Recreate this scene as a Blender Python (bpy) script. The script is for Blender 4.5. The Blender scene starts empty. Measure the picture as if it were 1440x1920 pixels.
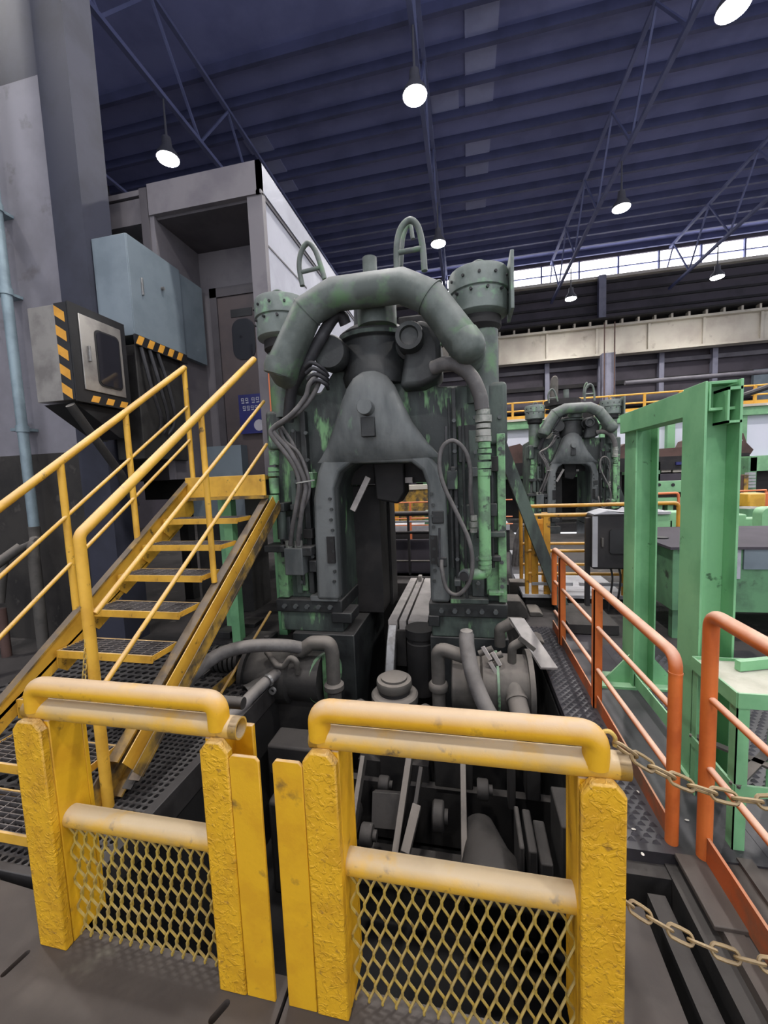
import bpy, bmesh, math, random
from mathutils import Vector, Matrix
random.seed(7)
PI = math.pi
scene = bpy.context.scene
C = scene.collection

# ------------------------------------------------------------------ camera
CAM_H = 1.8
FOC = 750.0                               # focal length in pixels of the 1440 x 1920 frame
CR = Vector((0.9783785545, 0.2027230964, -0.0409725543))     # camera right
CU = Vector((0.0220228348, 0.0948640130, 0.9952466095))      # camera up
CB = Vector((0.2056462953, -0.9746302710, 0.0883483787))     # camera back
cam_data = bpy.data.cameras.new('camera')
cam_data.sensor_fit = 'HORIZONTAL'
cam_data.sensor_width = 36.0
cam_data.lens = 36.0 * FOC / 1440.0
cam_data.clip_start = 0.05
cam_data.clip_end = 200
cam = bpy.data.objects.new('camera', cam_data)
C.objects.link(cam)
m = Matrix.Identity(4)
for i in range(3):
    m[i][0], m[i][1], m[i][2] = CR[i], CU[i], CB[i]
m[2][3] = CAM_H
cam.matrix_world = m
scene.camera = cam

# ------------------------------------------------------------------ world, exposure
world = bpy.data.worlds.new('hall_air')
scene.world = world
world.use_nodes = True
bg = world.node_tree.nodes['Background']
bg.inputs[0].default_value = (0.90, 0.92, 1.0, 1)
bg.inputs[1].default_value = 1.25
scene.view_settings.view_transform = 'Standard'
scene.view_settings.look = 'None'
scene.view_settings.gamma = 1
scene.view_settings.use_curve_mapping = False
scene.view_settings.exposure = 0.18
LAMP_POWER = 230.0
scene.cycles.max_bounces = 7
scene.cycles.diffuse_bounces = 3
scene.cycles.glossy_bounces = 3
DAYLIGHT = 6.0

# ------------------------------------------------------------------ survey helpers (points measured on a plane of known depth)
def _ray(px, py):
    return CR * ((px - 720) / FOC) - CU * ((py - 960) / FOC) - CB
def at(px, py, Y):
    v = _ray(px, py)
    return Vector((0, 0, CAM_H)) + v * (Y / v.y)
def atz(px, py, Z):
    v = _ray(px, py)
    return Vector((0, 0, CAM_H)) + v * ((Z - CAM_H) / v.z)
def atx(px, py, X):
    v = _ray(px, py)
    return Vector((0, 0, CAM_H)) + v * (X / v.x)

# ------------------------------------------------------------------ materials
def lin(c):
    return tuple(((x / 12.92) if x <= 0.04045 else ((x + 0.055) / 1.055) ** 2.4) for x in [v / 255.0 for v in c]) + (1,)

def paint(name, col, col2=None, scale=5.0, lo=0.45, hi=0.62, spot=None, spot_scale=22.0, spot_lo=0.6, spot_hi=0.68,
          dust=None, dust_amt=0.7, dust_scale=3.0, rough=0.6, metal=0.0, bump=0.15, bump_scale=60.0, flake=0.0, streak=False):
    mt = bpy.data.materials.new(name)
    mt.use_nodes = True
    nt = mt.node_tree
    N, L = nt.nodes, nt.links
    bs = N['Principled BSDF']
    bs.inputs['Roughness'].default_value = rough
    bs.inputs['Metallic'].default_value = metal
    tc = N.new('ShaderNodeTexCoord')
    src = tc.outputs['Object']
    def noise(sc, det=4.0, stretch=None):
        n = N.new('ShaderNodeTexNoise')
        n.inputs['Scale'].default_value = sc
        n.inputs['Detail'].default_value = det
        n.inputs['Roughness'].default_value = 0.6
        if stretch:
            mp = N.new('ShaderNodeMapping')
            mp.inputs['Scale'].default_value = stretch
            L.new(src, mp.inputs[0]); L.new(mp.outputs[0], n.inputs['Vector'])
        else:
            L.new(src, n.inputs['Vector'])
        return n.outputs['Fac']
    def rng(v, a, b, to=1.0):
        r = N.new('ShaderNodeMapRange')
        r.inputs[1].default_value = a; r.inputs[2].default_value = b
        r.inputs[3].default_value = 0; r.inputs[4].default_value = to
        L.new(v, r.inputs[0]); return r.outputs[0]
    def mix(f, a, b):
        x = N.new('ShaderNodeMix'); x.data_type = 'RGBA'
        L.new(f, x.inputs[0])
        for sock, val in ((x.inputs[6], a), (x.inputs[7], b)):
            if isinstance(val, tuple): sock.default_value = val
            else: L.new(val, sock)
        return x.outputs[2]
    cur = lin(col)
    if col2:
        cur = mix(rng(noise(scale, 5, (1, 1, 0.3) if streak else None), lo, hi), cur, lin(col2))
    if spot:
        cur = mix(rng(noise(spot_scale, 4, (1, 1, 0.28) if streak else None), spot_lo, spot_hi), cur, lin(spot))
    if dust:
        g = N.new('ShaderNodeNewGeometry')
        s = N.new('ShaderNodeSeparateXYZ'); L.new(g.outputs['Normal'], s.inputs[0])
        a = rng(s.outputs[2], 0.1, 0.8, dust_amt)
        mu = N.new('ShaderNodeMath'); mu.operation = 'MULTIPLY'
        L.new(a, mu.inputs[0]); L.new(rng(noise(dust_scale, 6), 0.26, 0.47), mu.inputs[1])
        cur = mix(mu.outputs[0], cur, lin(dust))
    if isinstance(cur, tuple): bs.inputs['Base Color'].default_value = cur
    else: L.new(cur, bs.inputs['Base Color'])
    if bump or flake:
        bp = N.new('ShaderNodeBump')
        bp.inputs['Strength'].default_value = max(bump, flake)
        bp.inputs['Distance'].default_value = 0.012 if flake else 0.006
        h = noise(bump_scale, 4)
        if flake:
            v = N.new('ShaderNodeTexNoise'); v.inputs['Scale'].default_value = 34; v.inputs['Detail'].default_value = 2
            v.inputs['Distortion'].default_value = 1.2
            L.new(src, v.inputs['Vector'])
            st = rng(v.outputs['Fac'], 0.5, 0.6)
            ad = N.new('ShaderNodeMath'); ad.operation = 'ADD'
            L.new(h, ad.inputs[0]); L.new(st, ad.inputs[1]); h = ad.outputs[0]
        L.new(h, bp.inputs['Height']); L.new(bp.outputs[0], bs.inputs['Normal'])
    return mt

def emit(name, col, strength):
    mt = bpy.data.materials.new(name); mt.use_nodes = True
    nt = mt.node_tree; nt.nodes.clear()
    e = nt.nodes.new('ShaderNodeEmission'); o = nt.nodes.new('ShaderNodeOutputMaterial')
    e.inputs[0].default_value = col; e.inputs[1].default_value = strength
    nt.links.new(e.outputs[0], o.inputs[0])
    mt.cycles.emission_sampling = 'NONE' if strength > 20 else 'AUTO'
    return mt

M = {}
DUST = (150, 138, 124)
M['gate'] = paint('gate_yellow', (220, 168, 26), (210, 156, 24), 7, spot=(120, 90, 40), spot_scale=12, spot_lo=0.62, spot_hi=0.78, dust=(190, 164, 132), dust_amt=1.0, dust_scale=4, rough=0.55, bump=0.2, bump_scale=30)
M['gate_flaked'] = paint('gate_yellow_flaked', (220, 168, 28), (204, 152, 26), 9, spot=(160, 118, 40), spot_scale=30, spot_lo=0.62, spot_hi=0.72, dust=(196, 168, 124), dust_amt=0.95, rough=0.55, bump=0.3, bump_scale=22, flake=0.38)
M['gate_worn'] = paint('gate_yellow_worn', (212, 164, 50), (184, 150, 84), 10, lo=0.4, hi=0.7, spot=(120, 98, 64), spot_scale=18, spot_lo=0.6, spot_hi=0.7, dust=(194, 174, 142), dust_amt=0.95, dust_scale=5, rough=0.6, bump=0.3, bump_scale=30)
M['mesh_yellow'] = paint('expanded_metal_yellow', (176, 148, 62), (160, 136, 74), 20, spot=(120, 96, 44), spot_scale=30, dust=(190, 176, 140), rough=0.55, bump=0)
M['stair'] = paint('stair_yellow', (226, 176, 62), (206, 156, 52), 4, spot=(96, 76, 44), spot_scale=13, spot_lo=0.63, spot_hi=0.72, dust=(212, 178, 126), dust_amt=0.9, rough=0.5, bump=0.1)
M['stair_grime'] = paint('stair_yellow_grimy', (186, 146, 54), (84, 72, 54), 5, lo=0.40, hi=0.58, dust=(100, 90, 80), dust_amt=0.9, rough=0.6)
M['tread'] = paint('tread_grating_steel', (96, 92, 92), (62, 58, 58), 8, dust=(126, 118, 112), rough=0.6)
M['orange'] = paint('rail_orange', (212, 112, 50), (198, 98, 42), 5, spot=(110, 66, 38), spot_scale=12, spot_lo=0.67, spot_hi=0.76, dust=(218, 178, 156), dust_amt=1.0, dust_scale=1.2, rough=0.5, bump=0.1)
M['orange_kick'] = paint('kick_plate_orange', (184, 86, 36), (120, 84, 62), 3, dust=(190, 140, 110), rough=0.6)
M['green'] = paint('frame_green', (126, 184, 134), (110, 168, 120), 3, spot=(66, 104, 72), spot_scale=9, spot_lo=0.68, spot_hi=0.74, dust=(158, 186, 158), dust_amt=0.6, rough=0.5, bump=0.06)
M['green_tank'] = paint('tank_green', (98, 146, 106), (80, 118, 88), 3, spot=(56, 70, 58), spot_scale=4, spot_lo=0.6, spot_hi=0.68, dust=(130, 126, 122), dust_amt=0.95, rough=0.55)
M['green_far'] = paint('machine_green_far', (136, 188, 140), (118, 166, 124), 2, dust=(160, 182, 160), dust_amt=0.5, rough=0.6, bump=0)
M['press'] = paint('press_grimy_green', (50, 55, 55), (84, 98, 90), 3.4, lo=0.42, hi=0.62, spot=(124, 170, 120), spot_scale=7, spot_lo=0.59, spot_hi=0.68, dust=(92, 92, 88), dust_amt=0.8, rough=0.6, bump=0.5, bump_scale=20, streak=True)
M['press_casting'] = paint('press_casting_grey', (104, 108, 108), (72, 77, 78), 3, lo=0.42, hi=0.62, spot=(106, 136, 110), spot_scale=7, spot_lo=0.66, spot_hi=0.74, dust=(108, 108, 106), rough=0.55, bump=0.45, bump_scale=16, streak=True)
M['press_dark'] = paint('press_dark_grime', (36, 38, 39), (54, 58, 58), 3, spot=(74, 88, 78), spot_scale=6, spot_lo=0.66, spot_hi=0.74, dust=(88, 86, 84), dust_amt=0.85, rough=0.55, bump=0.5, bump_scale=18)
M['press_pipe'] = paint('press_pipe_green', (78, 86, 82), (98, 106, 102), 4, spot=(92, 122, 90), spot_scale=3.5, spot_lo=0.54, spot_hi=0.68, dust=(120, 122, 120), dust_amt=0.95, dust_scale=2, rough=0.55, bump=0.2, bump_scale=25)
M['press_bright'] = paint('press_bright_green', (122, 172, 122), (96, 122, 98), 6, lo=0.42, hi=0.6, spot=(64, 72, 66), spot_scale=9, spot_lo=0.56, spot_hi=0.66, dust=(130, 144, 130), rough=0.5, bump=0.4, bump_scale=24)
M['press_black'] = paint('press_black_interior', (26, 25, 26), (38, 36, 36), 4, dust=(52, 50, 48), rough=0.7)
M['drum_grey'] = paint('drum_grey_green', (108, 117, 113), (90, 100, 95), 4, spot=(120, 156, 124), spot_scale=6, spot_lo=0.58, spot_hi=0.7, dust=(134, 138, 136), rough=0.5, bump=0.2, bump_scale=25)
M['dusty'] = paint('dusty_metal', (82, 79, 75), (66, 64, 61), 5, spot=(80, 96, 78), spot_scale=7, spot_lo=0.68, spot_hi=0.76, dust=(128, 121, 114), dust_amt=0.85, rough=0.8, bump=0.25, bump_scale=30)
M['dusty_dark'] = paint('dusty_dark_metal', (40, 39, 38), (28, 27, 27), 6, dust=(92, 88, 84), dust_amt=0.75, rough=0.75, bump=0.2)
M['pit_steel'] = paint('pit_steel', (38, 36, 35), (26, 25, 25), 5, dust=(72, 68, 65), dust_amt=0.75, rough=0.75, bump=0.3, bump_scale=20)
M['hose'] = paint('hose_rubber_dusty', (84, 82, 82), (104, 102, 102), 8, dust=(140, 134, 128), dust_amt=0.8, rough=0.7, bump=0.1)
M['hose_dark'] = paint('hose_rubber_dark', (40, 40, 44), (56, 56, 60), 6, dust=(84, 82, 82), rough=0.6)
M['steel'] = paint('bare_steel', (150, 150, 150), (120, 118, 116), 10, rough=0.35, metal=0.5, bump=0.05)
M['fitting'] = paint('steel_fitting', (158, 158, 152), (118, 124, 116), 12, rough=0.45, metal=0.2, dust=(150, 150, 140))
M['bed'] = paint('machine_bed_pale', (178, 172, 168), (160, 154, 150), 6, rough=0.5, bump=0.05)
M['stainless'] = paint('stainless_panel', (170, 166, 160), (140, 136, 132), 3, rough=0.3, metal=0.55, bump=0.02)
M['black'] = paint('black_paint', (26, 26, 28), (34, 34, 36), 5, rough=0.5, bump=0.03)
M['tape_yellow'] = paint('tape_yellow', (222, 160, 58), (206, 146, 50), 6, rough=0.6, bump=0)
M['glass_dark'] = paint('dark_glass', (40, 40, 46), None, rough=0.06, bump=0)
M['cabinet'] = paint('cabinet_grey_blue', (118, 130, 138), (106, 118, 126), 2, rough=0.5, bump=0.02)
M['cabin_white'] = paint('cabin_white', (158, 160, 172), (146, 148, 160), 1.5, rough=0.55, bump=0.02)
M['cabin_grey'] = paint('cabin_front_grey', (110, 106, 110), (94, 90, 96), 1.6, rough=0.6, bump=0.03)
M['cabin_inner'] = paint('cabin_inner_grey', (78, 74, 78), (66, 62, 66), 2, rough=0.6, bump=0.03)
M['door'] = paint('cabin_door_grey', (84, 74, 74), (74, 66, 68), 2, rough=0.6, bump=0.02)
M['sign_blue'] = paint('sign_blue', (36, 40, 110), (30, 34, 92), 4, rough=0.5, bump=0)
M['sign_white'] = paint('sign_lettering_white', (190, 190, 196), None, rough=0.5, bump=0)
M['notice'] = paint('notice_paper', (176, 174, 184), (160, 158, 168), 8, rough=0.6, bump=0)
M['notice_ink'] = paint('notice_ink', (110, 106, 116), None, rough=0.6, bump=0)
M['wall'] = paint('wall_grey_cladding', (132, 130, 138), (104, 102, 108), 0.8, lo=0.4, hi=0.68, spot=(90, 86, 88), spot_scale=3, spot_lo=0.6, spot_hi=0.75, rough=0.75, bump=0.08)
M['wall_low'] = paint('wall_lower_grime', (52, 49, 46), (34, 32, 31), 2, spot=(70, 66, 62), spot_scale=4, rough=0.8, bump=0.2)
M['pipe_blue'] = paint('conduit_galvanised', (134, 152, 160), (116, 132, 140), 3, rough=0.45, metal=0.2, bump=0.02)
M['floor'] = paint('floor_dark_concrete', (62, 58, 57), (42, 40, 39), 1.6, spot=(96, 92, 88), spot_scale=5, spot_lo=0.62, spot_hi=0.75, rough=0.8, bump=0.25, bump_scale=18)
M['plate'] = paint('floor_steel_plate', (82, 75, 70), (64, 58, 55), 2.2, lo=0.38, hi=0.66, spot=(116, 112, 100), spot_scale=3, spot_lo=0.64, spot_hi=0.78, rough=0.6, bump=0.18, bump_scale=14)
M['grating'] = paint('grating_dark_steel', (52, 50, 50), (36, 34, 34), 5, dust=(74, 71, 70), dust_amt=0.7, rough=0.6, bump=0.1)
M['tread_plate'] = paint('raised_pattern_plate', (58, 56, 60), (42, 40, 44), 4, dust=(74, 72, 76), dust_amt=0.35, rough=0.4, bump=0.1)
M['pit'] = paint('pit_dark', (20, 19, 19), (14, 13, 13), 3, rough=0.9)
M['roof'] = paint('roof_deck_haze_blue', (122, 128, 176), (108, 114, 160), 0.5, rough=0.8, bump=0)  # bluish haze under the roof is put into this base colour
M['roof_pale'] = paint('roof_pale_panel', (152, 158, 196), (142, 148, 186), 1, rough=0.8, bump=0)
M['purlin'] = paint('roof_purlin_dark', (72, 76, 112), (62, 66, 98), 1, rough=0.7, bump=0)
M['truss'] = paint('roof_truss_steel', (96, 102, 140), (84, 90, 126), 1, rough=0.7, bump=0)
M['clad'] = paint('hall_cladding_dark', (76, 71, 79), (62, 58, 65), 0.6, rough=0.85, bump=0)
M['girder'] = paint('crane_girder_cream', (204, 198, 184), (184, 176, 164), 0.6, spot=(150, 140, 126), spot_scale=1.5, spot_lo=0.62, spot_hi=0.75, rough=0.7, bump=0)
M['column'] = paint('hall_column_grey', (128, 128, 144), (108, 108, 122), 1, rough=0.6, bump=0)
M['rust'] = paint('rusty_machinery', (92, 70, 64), (74, 56, 52), 1.5, dust=(110, 96, 90), rough=0.8, bump=0)
M['far_dark'] = paint('far_dark_steel', (34, 33, 35), (46, 43, 43), 2, dust=(120, 114, 112), rough=0.8, bump=0)
M['far_pale'] = paint('far_pale_steel', (168, 168, 172), (150, 150, 154), 2, rough=0.7, bump=0)
M['far_wall_white'] = paint('far_white_panel', (226, 228, 240), None, rough=0.6, bump=0)
M['far_yellow'] = paint('far_rail_yellow', (222, 168, 60), (206, 150, 52), 2, dust=(226, 190, 120), rough=0.6, bump=0)
M['far_orange'] = paint('far_rail_orange', (220, 118, 72), None, dust=(226, 160, 120), rough=0.6, bump=0)
M['platform_rail'] = paint('platform_rail_yellow', (196, 142, 40), (170, 120, 36), 3, spot=(90, 64, 30), spot_scale=8, dust=(206, 172, 122), dust_amt=0.9, rough=0.6, bump=0.05)
M['chain'] = paint('chain_rusty_yellow', (136, 112, 70), (104, 84, 56), 30, dust=(170, 150, 116), rough=0.6, bump=0)
M['chain_yellow'] = paint('chain_yellow', (200, 170, 90), (150, 126, 70), 30, rough=0.6, bump=0)
M['stand_top'] = paint('stand_top_dusty', (188, 186, 172), (170, 168, 152), 5, rough=0.8, bump=0.05)
M['lamp_body'] = paint('lamp_housing', (90, 90, 96), None, rough=0.5, bump=0)
M['lamp_glow'] = emit('lamp_glow', (1.0, 0.97, 0.92, 1), 60)
M['daylight'] = emit('daylight_pane', (0.93, 0.92, 1.0, 1), DAYLIGHT)
M['navy_column_wall_shade'] = paint('column_navy_wall_shade', (50, 52, 66), (40, 42, 54), 1.5, rough=0.7, bump=0)  # navy of the column, also the painted shade on the upper left wall
M['far_grey'] = paint('far_grey_steel', (104, 101, 108), (88, 85, 92), 1, rough=0.7, bump=0)
M['chip'] = paint('metal_chip_pale', (206, 200, 190), None, rough=0.5, bump=0)

# ------------------------------------------------------------------ mesh helpers
def box(bm, x0, x1, y0, y1, z0, z1):
    v = [bm.verts.new(p) for p in ((x0,y0,z0),(x1,y0,z0),(x1,y1,z0),(x0,y1,z0),(x0,y0,z1),(x1,y0,z1),(x1,y1,z1),(x0,y1,z1))]
    for f in ((3,2,1,0),(4,5,6,7),(0,1,5,4),(1,2,6,5),(2,3,7,6),(3,0,4,7)):
        bm.faces.new([v[i] for i in f])

def frame_of(d):
    d = d.normalized()
    a = Vector((0,0,1)) if abs(d.z) < 0.9 else Vector((1,0,0))
    u = d.cross(a).normalized()
    return u, d.cross(u).normalized()

def bar(bm, p0, p1, w, h, up=(0,0,1)):
    p0, p1 = Vector(p0), Vector(p1)
    d = (p1 - p0).normalized(); up = Vector(up)
    u = d.cross(up)
    if u.length < 1e-4: u = d.cross(Vector((1,0,0)))
    u.normalize(); n = u.cross(d).normalized()
    vs = []
    for p in (p0, p1):
        for a, b in ((-1,-1),(1,-1),(1,1),(-1,1)):
            vs.append(bm.verts.new(p + u*(a*w/2) + n*(b*h/2)))
    for f in ((0,1,2,3),(7,6,5,4),(0,4,5,1),(1,5,6,2),(2,6,7,3),(3,7,4,0)):
        bm.faces.new([vs[i] for i in f])

def tube(bm, pts, r, n=10, closed=False, cap=True, radii=None, start_phase=0.0):
    pts = [Vector(p) for p in pts]
    k = len(pts)
    tang = []
    for i in range(k):
        if closed: t = pts[(i+1) % k] - pts[i-1]
        elif i == 0: t = pts[1] - pts[0]
        elif i == k-1: t = pts[-1] - pts[-2]
        else: t = (pts[i+1]-pts[i]).normalized() + (pts[i]-pts[i-1]).normalized()
        tang.append(t.normalized())
    u, w = frame_of(tang[0])
    rings = []
    for i in range(k):
        if i:
            u = (u - tang[i]*u.dot(tang[i]))
            if u.length < 1e-6: u, w = frame_of(tang[i])
            u.normalize(); w = tang[i].cross(u).normalized()
        rr = radii[i] if radii else r
        sc = 1.0
        if 0 < i < k-1 and not closed:
            c = (pts[i]-pts[i-1]).normalized().dot(tang[i])
            sc = 1.0/max(c, 0.5) if c < 0.999 else 1.0
        ring = []
        for j in range(n):
            a = 2*PI*j/n + start_phase
            ring.append(bm.verts.new(pts[i] + (u*math.cos(a) + w*math.sin(a))*rr*(1 if sc == 1 else (1+sc)/2)))
        rings.append(ring)
    seq = range(k if closed else k-1)
    for i in seq:
        a, b = rings[i], rings[(i+1) % k]
        for j in range(n):
            f = bm.faces.new((a[j], a[(j+1) % n], b[(j+1) % n], b[j])); f.smooth = True
    if cap and not closed:
        bm.faces.new(rings[0][::-1]); bm.faces.new(rings[-1])

def cyl(bm, p0, p1, r, r1=None, n=20, cap=True):
    tube(bm, [p0, p1], r, n, cap=cap, radii=[r, r if r1 is None else r1])

def spline(pts, k=6):
    P = [Vector(p) for p in pts]
    out = []
    for i in range(len(P)-1):
        a = P[i-1] if i else P[0]*2 - P[1]
        b, c = P[i], P[i+1]
        d = P[i+2] if i+2 < len(P) else P[-1]*2 - P[-2]
        for s in range(k):
            t = s/k
            out.append(0.5*((2*b) + (c-a)*t + (2*a-5*b+4*c-d)*t*t + (3*b-a-3*c+d)*t**3))
    out.append(P[-1]); return out

def fillet(pts, r, k=5):
    P = [Vector(p) for p in pts]
    out = [P[0]]
    for i in range(1, len(P)-1):
        a, b, c = P[i-1], P[i], P[i+1]
        d0, d1 = (a-b), (c-b)
        ang = d0.angle(d1)
        if abs(ang - PI) < 0.05: out.append(b); continue
        l = min(r/math.tan(ang/2), d0.length*0.49, d1.length*0.49)
        s, e = b + d0.normalized()*l, b + d1.normalized()*l
        for q in range(k+1):
            t = q/k
            out.append(s*(1-t)**2 + b*(2*t*(1-t)) + e*t*t)
    out.append(P[-1]); return out

def ring(bm, c, axis, r_out, r_in, depth, n=24):
    c, axis = Vector(c), Vector(axis).normalized()
    u, w = frame_of(axis)
    rows = []
    for (rr, dd) in ((r_in, 0), (r_out, 0), (r_out, depth), (r_in, depth)):
        rows.append([bm.verts.new(c + axis*dd + (u*math.cos(2*PI*j/n) + w*math.sin(2*PI*j/n))*rr) for j in range(n)])
    for q in range(4):
        a, b = rows[q], rows[(q+1) % 4]
        for j in range(n):
            bm.faces.new((a[j], a[(j+1) % n], b[(j+1) % n], b[j]))

def lathe(bm, c, axis, prof, n=28, smooth=True):
    c, axis = Vector(c), Vector(axis).normalized()
    u, w = frame_of(axis)
    rows = []
    for (rr, dd) in prof:
        rows.append([bm.verts.new(c + axis*dd + (u*math.cos(2*PI*j/n) + w*math.sin(2*PI*j/n))*max(rr, 1e-4)) for j in range(n)])
    for a, b in zip(rows, rows[1:]):
        for j in range(n):
            bm.faces.new((a[j], a[(j+1) % n], b[(j+1) % n], b[j]))
    bm.faces.new(rows[0][::-1]); bm.faces.new(rows[-1])

def prism(bm, poly, axis, a0, a1):
    """poly of 2d points; axis 'Y': (x,z) along Y, 'X': (y,z) along X, 'Z': (x,y) along Z"""
    def mk(p, a):
        return {'Y': (p[0], a, p[1]), 'X': (a, p[0], p[1]), 'Z': (p[0], p[1], a)}[axis]
    A = [bm.verts.new(mk(p, a0)) for p in poly]
    B = [bm.verts.new(mk(p, a1)) for p in poly]
    bm.faces.new(A); bm.faces.new(B[::-1])
    k = len(poly)
    for i in range(k):
        bm.faces.new((A[i], B[i], B[(i+1) % k], A[(i+1) % k]))

def channel(bm, p0, p1, w, h, t, side=1):
    """C-section beam from p0 to p1, open towards side * u"""
    p0, p1 = Vector(p0), Vector(p1)
    d = (p1-p0).normalized(); u = d.cross(Vector((0,0,1))).normalized(); n = u.cross(d).normalized()
    o = u*side
    bar(bm, p0 - o*(w/2 - t/2), p1 - o*(w/2 - t/2), t, h, n)
    bar(bm, p0 + n*(h/2 - t/2), p1 + n*(h/2 - t/2), w, t, n)
    bar(bm, p0 - n*(h/2 - t/2), p1 - n*(h/2 - t/2), w, t, n)

# ------------------------------------------------------------------ object helpers
def finish(bm):
    bmesh.ops.recalc_face_normals(bm, faces=bm.faces)

def mesh_of(name, bm, mat, smooth_angle=None):
    finish(bm)
    me = bpy.data.meshes.new(name)
    bm.to_mesh(me); bm.free()
    me.polygons.foreach_set('use_smooth', [True]*len(me.polygons))
    me.set_sharp_from_angle(angle=math.radians(38))
    me.materials.append(M[mat])
    return me

def add_bevel(o, w, seg=2):
    b = o.modifiers.new('bevel', 'BEVEL'); b.width = w; b.segments = seg
    b.limit_method = 'ANGLE'; b.angle_limit = math.radians(40)

def thing(name, label, cat, loc=(0,0,0), group=None, kind=None):
    o = bpy.data.objects.new(name, None)
    o.empty_display_size = 0.1
    C.objects.link(o); o.location = loc
    o['label'] = label; o['category'] = cat
    if group: o['group'] = group
    if kind: o['kind'] = kind
    return o

def part(name, parent, bm, mat, bevel=0, seg=2, label=None, kind=None):
    """a mesh in world coordinates, parented so that it stays where it was built"""
    me = mesh_of(name, bm, mat)
    o = bpy.data.objects.new(name, me)
    C.objects.link(o)
    o.parent = parent
    if parent.type == 'EMPTY' and parent.parent is None:
        o.location = -Vector(parent.location)
    elif parent.parent is None and 'origin_shift' in parent:
        o.location = -Vector(parent['origin_shift'])
    if bevel: add_bevel(o, bevel, seg)
    if label: o['label'] = label
    if kind: o['kind'] = kind
    return o

def single(name, bm, mat, label, cat, group=None, bevel=0, kind=None):
    finish(bm)
    xs = [v.co.x for v in bm.verts]; ys = [v.co.y for v in bm.verts]; zs = [v.co.z for v in bm.verts]
    org = Vector(((min(xs)+max(xs))/2, (min(ys)+max(ys))/2, min(zs)))
    bmesh.ops.translate(bm, verts=bm.verts, vec=-org)
    me = mesh_of(name, bm, mat)
    o = bpy.data.objects.new(name, me); C.objects.link(o); o.location = org
    o['origin_shift'] = tuple(org)
    o['label'] = label; o['category'] = cat
    if group: o['group'] = group
    if kind: o['kind'] = kind
    if bevel: add_bevel(o, bevel)
    return o

def struct(name, bm, mat, label=None, cat=None, bevel=0):
    me = mesh_of(name, bm, mat)
    o = bpy.data.objects.new(name, me); C.objects.link(o)
    o['kind'] = 'structure'
    o['label'] = label or name.replace('_', ' ')
    o['category'] = cat or name.split('_')[0]
    if bevel: add_bevel(o, bevel)
    return o

def inst(name, mesh, parent, loc, rot=None, scale=None):
    o = bpy.data.objects.new(name, mesh); C.objects.link(o); o.parent = parent
    off = -Vector(parent.location) if (parent.type == 'EMPTY' and parent.parent is None) else Vector((0,0,0))
    o.location = Vector(loc) + off
    if rot is not None: o.rotation_euler = rot
    if scale is not None: o.scale = scale
    return o

def copy_tree(o, parent=None):
    c = o.copy(); C.objects.link(c); c.parent = parent
    for ch in list(o.children): copy_tree(ch, c)
    return c

def B(): return bmesh.new()
def bx(*a):
    b = bmesh.new(); box(b, *a); return b

# ================================================================== THE HALL
fb = B()
box(fb, -22, -4.3, -6, 27, -0.3, 0)
box(fb, 1.3, 30, -6, 11.9, -0.3, 0); box(fb, 1.3, 30, 14.2, 27, -0.3, 0); box(fb, 4.5, 30, 11.9, 14.2, -0.3, 0)
box(fb, -4.3, 1.3, -6, 0.3, -0.3, 0)
box(fb, -4.3, 1.3, 6.5, 27, -0.3, 0)
box(fb, -4.3, -1.75, 3.9, 6.5, -0.3, 0)
box(fb, 0.66, 1.3, 4.75, 6.5, -0.3, 0)
floor = struct('floor', fb, 'floor', 'dark grimy concrete floor of the hall', 'floor')
pb = B()
box(pb, -4.4, 1.4, 0.2, 6.6, -1.35, -1.3)
box(pb, -4.4, -4.3, 0.3, 6.5, -1.3, -0.02)
box(pb, 1.3, 1.4, 0.3, 6.5, -1.3, -0.3)
box(pb, -4.3, 1.3, 0.2, 0.3, -1.3, -0.3)
box(pb, -4.3, 1.3, 6.5, 6.6, -1.3, -0.3)
box(pb, -1.83, -1.75, 1.36, 6.5, -1.3, -0.12)
box(pb, 0.66, 0.74, 1.95, 6.5, -1.3, -0.12)
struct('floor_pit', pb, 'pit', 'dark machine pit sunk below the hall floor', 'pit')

def slotted_plate(name, outline, slots, z0, z1, mat, parent):
    b = B()
    edges = []
    for loop in [outline] + slots:
        vs = [b.verts.new((p[0], p[1], z1)) for p in loop]
        for i in range(len(vs)): edges.append(b.edges.new((vs[i], vs[(i+1) % len(vs)])))
    bmesh.ops.triangle_fill(b, use_beauty=True, use_dissolve=False, edges=edges)
    r = bmesh.ops.extrude_face_region(b, geom=list(b.faces))
    bmesh.ops.translate(b, verts=[g for g in r['geom'] if isinstance(g, bmesh.types.BMVert)], vec=(0, 0, z0 - z1))
    return part(name, parent, b, mat)

def slot_loop(p0, p1, w, n=5):
    p0, p1 = Vector((p0[0], p0[1])), Vector((p1[0], p1[1]))
    d = (p1-p0).normalized(); q = Vector((-d.y, d.x)); out = []
    for i in range(n+1):
        a = -PI/2 + PI*i/n
        out.append(p1 + d*(w/2*math.cos(a)) + q*(w/2*math.sin(a)))
    for i in range(n+1):
        a = PI/2 + PI*i/n
        out.append(p0 + d*(w/2*math.cos(a)) + q*(w/2*math.sin(a)))
    return out
pl = floor
slotted_plate('floor_plate', [(-4.3, 0.3), (-0.668, 0.3), (-0.668, 1.19), (-1.72, 1.19), (-1.72, 1.27), (-2.3, 1.3), (-4.3, 1.3)],
              [slot_loop(atz(8, 1826, 0), atz(50, 1787, 0), 0.022), slot_loop(atz(398, 1912, 0), atz(424, 1882, 0), 0.026)], -0.05, 0, 'plate', pl)
slotted_plate('floor_plate', [(-0.655, 0.3), (0.645, 0.3), (0.665, 1.66), (0.43, 1.64), (0.42, 1.2), (-0.655, 1.2)], [], -0.05, 0, 'plate', pl)
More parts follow.
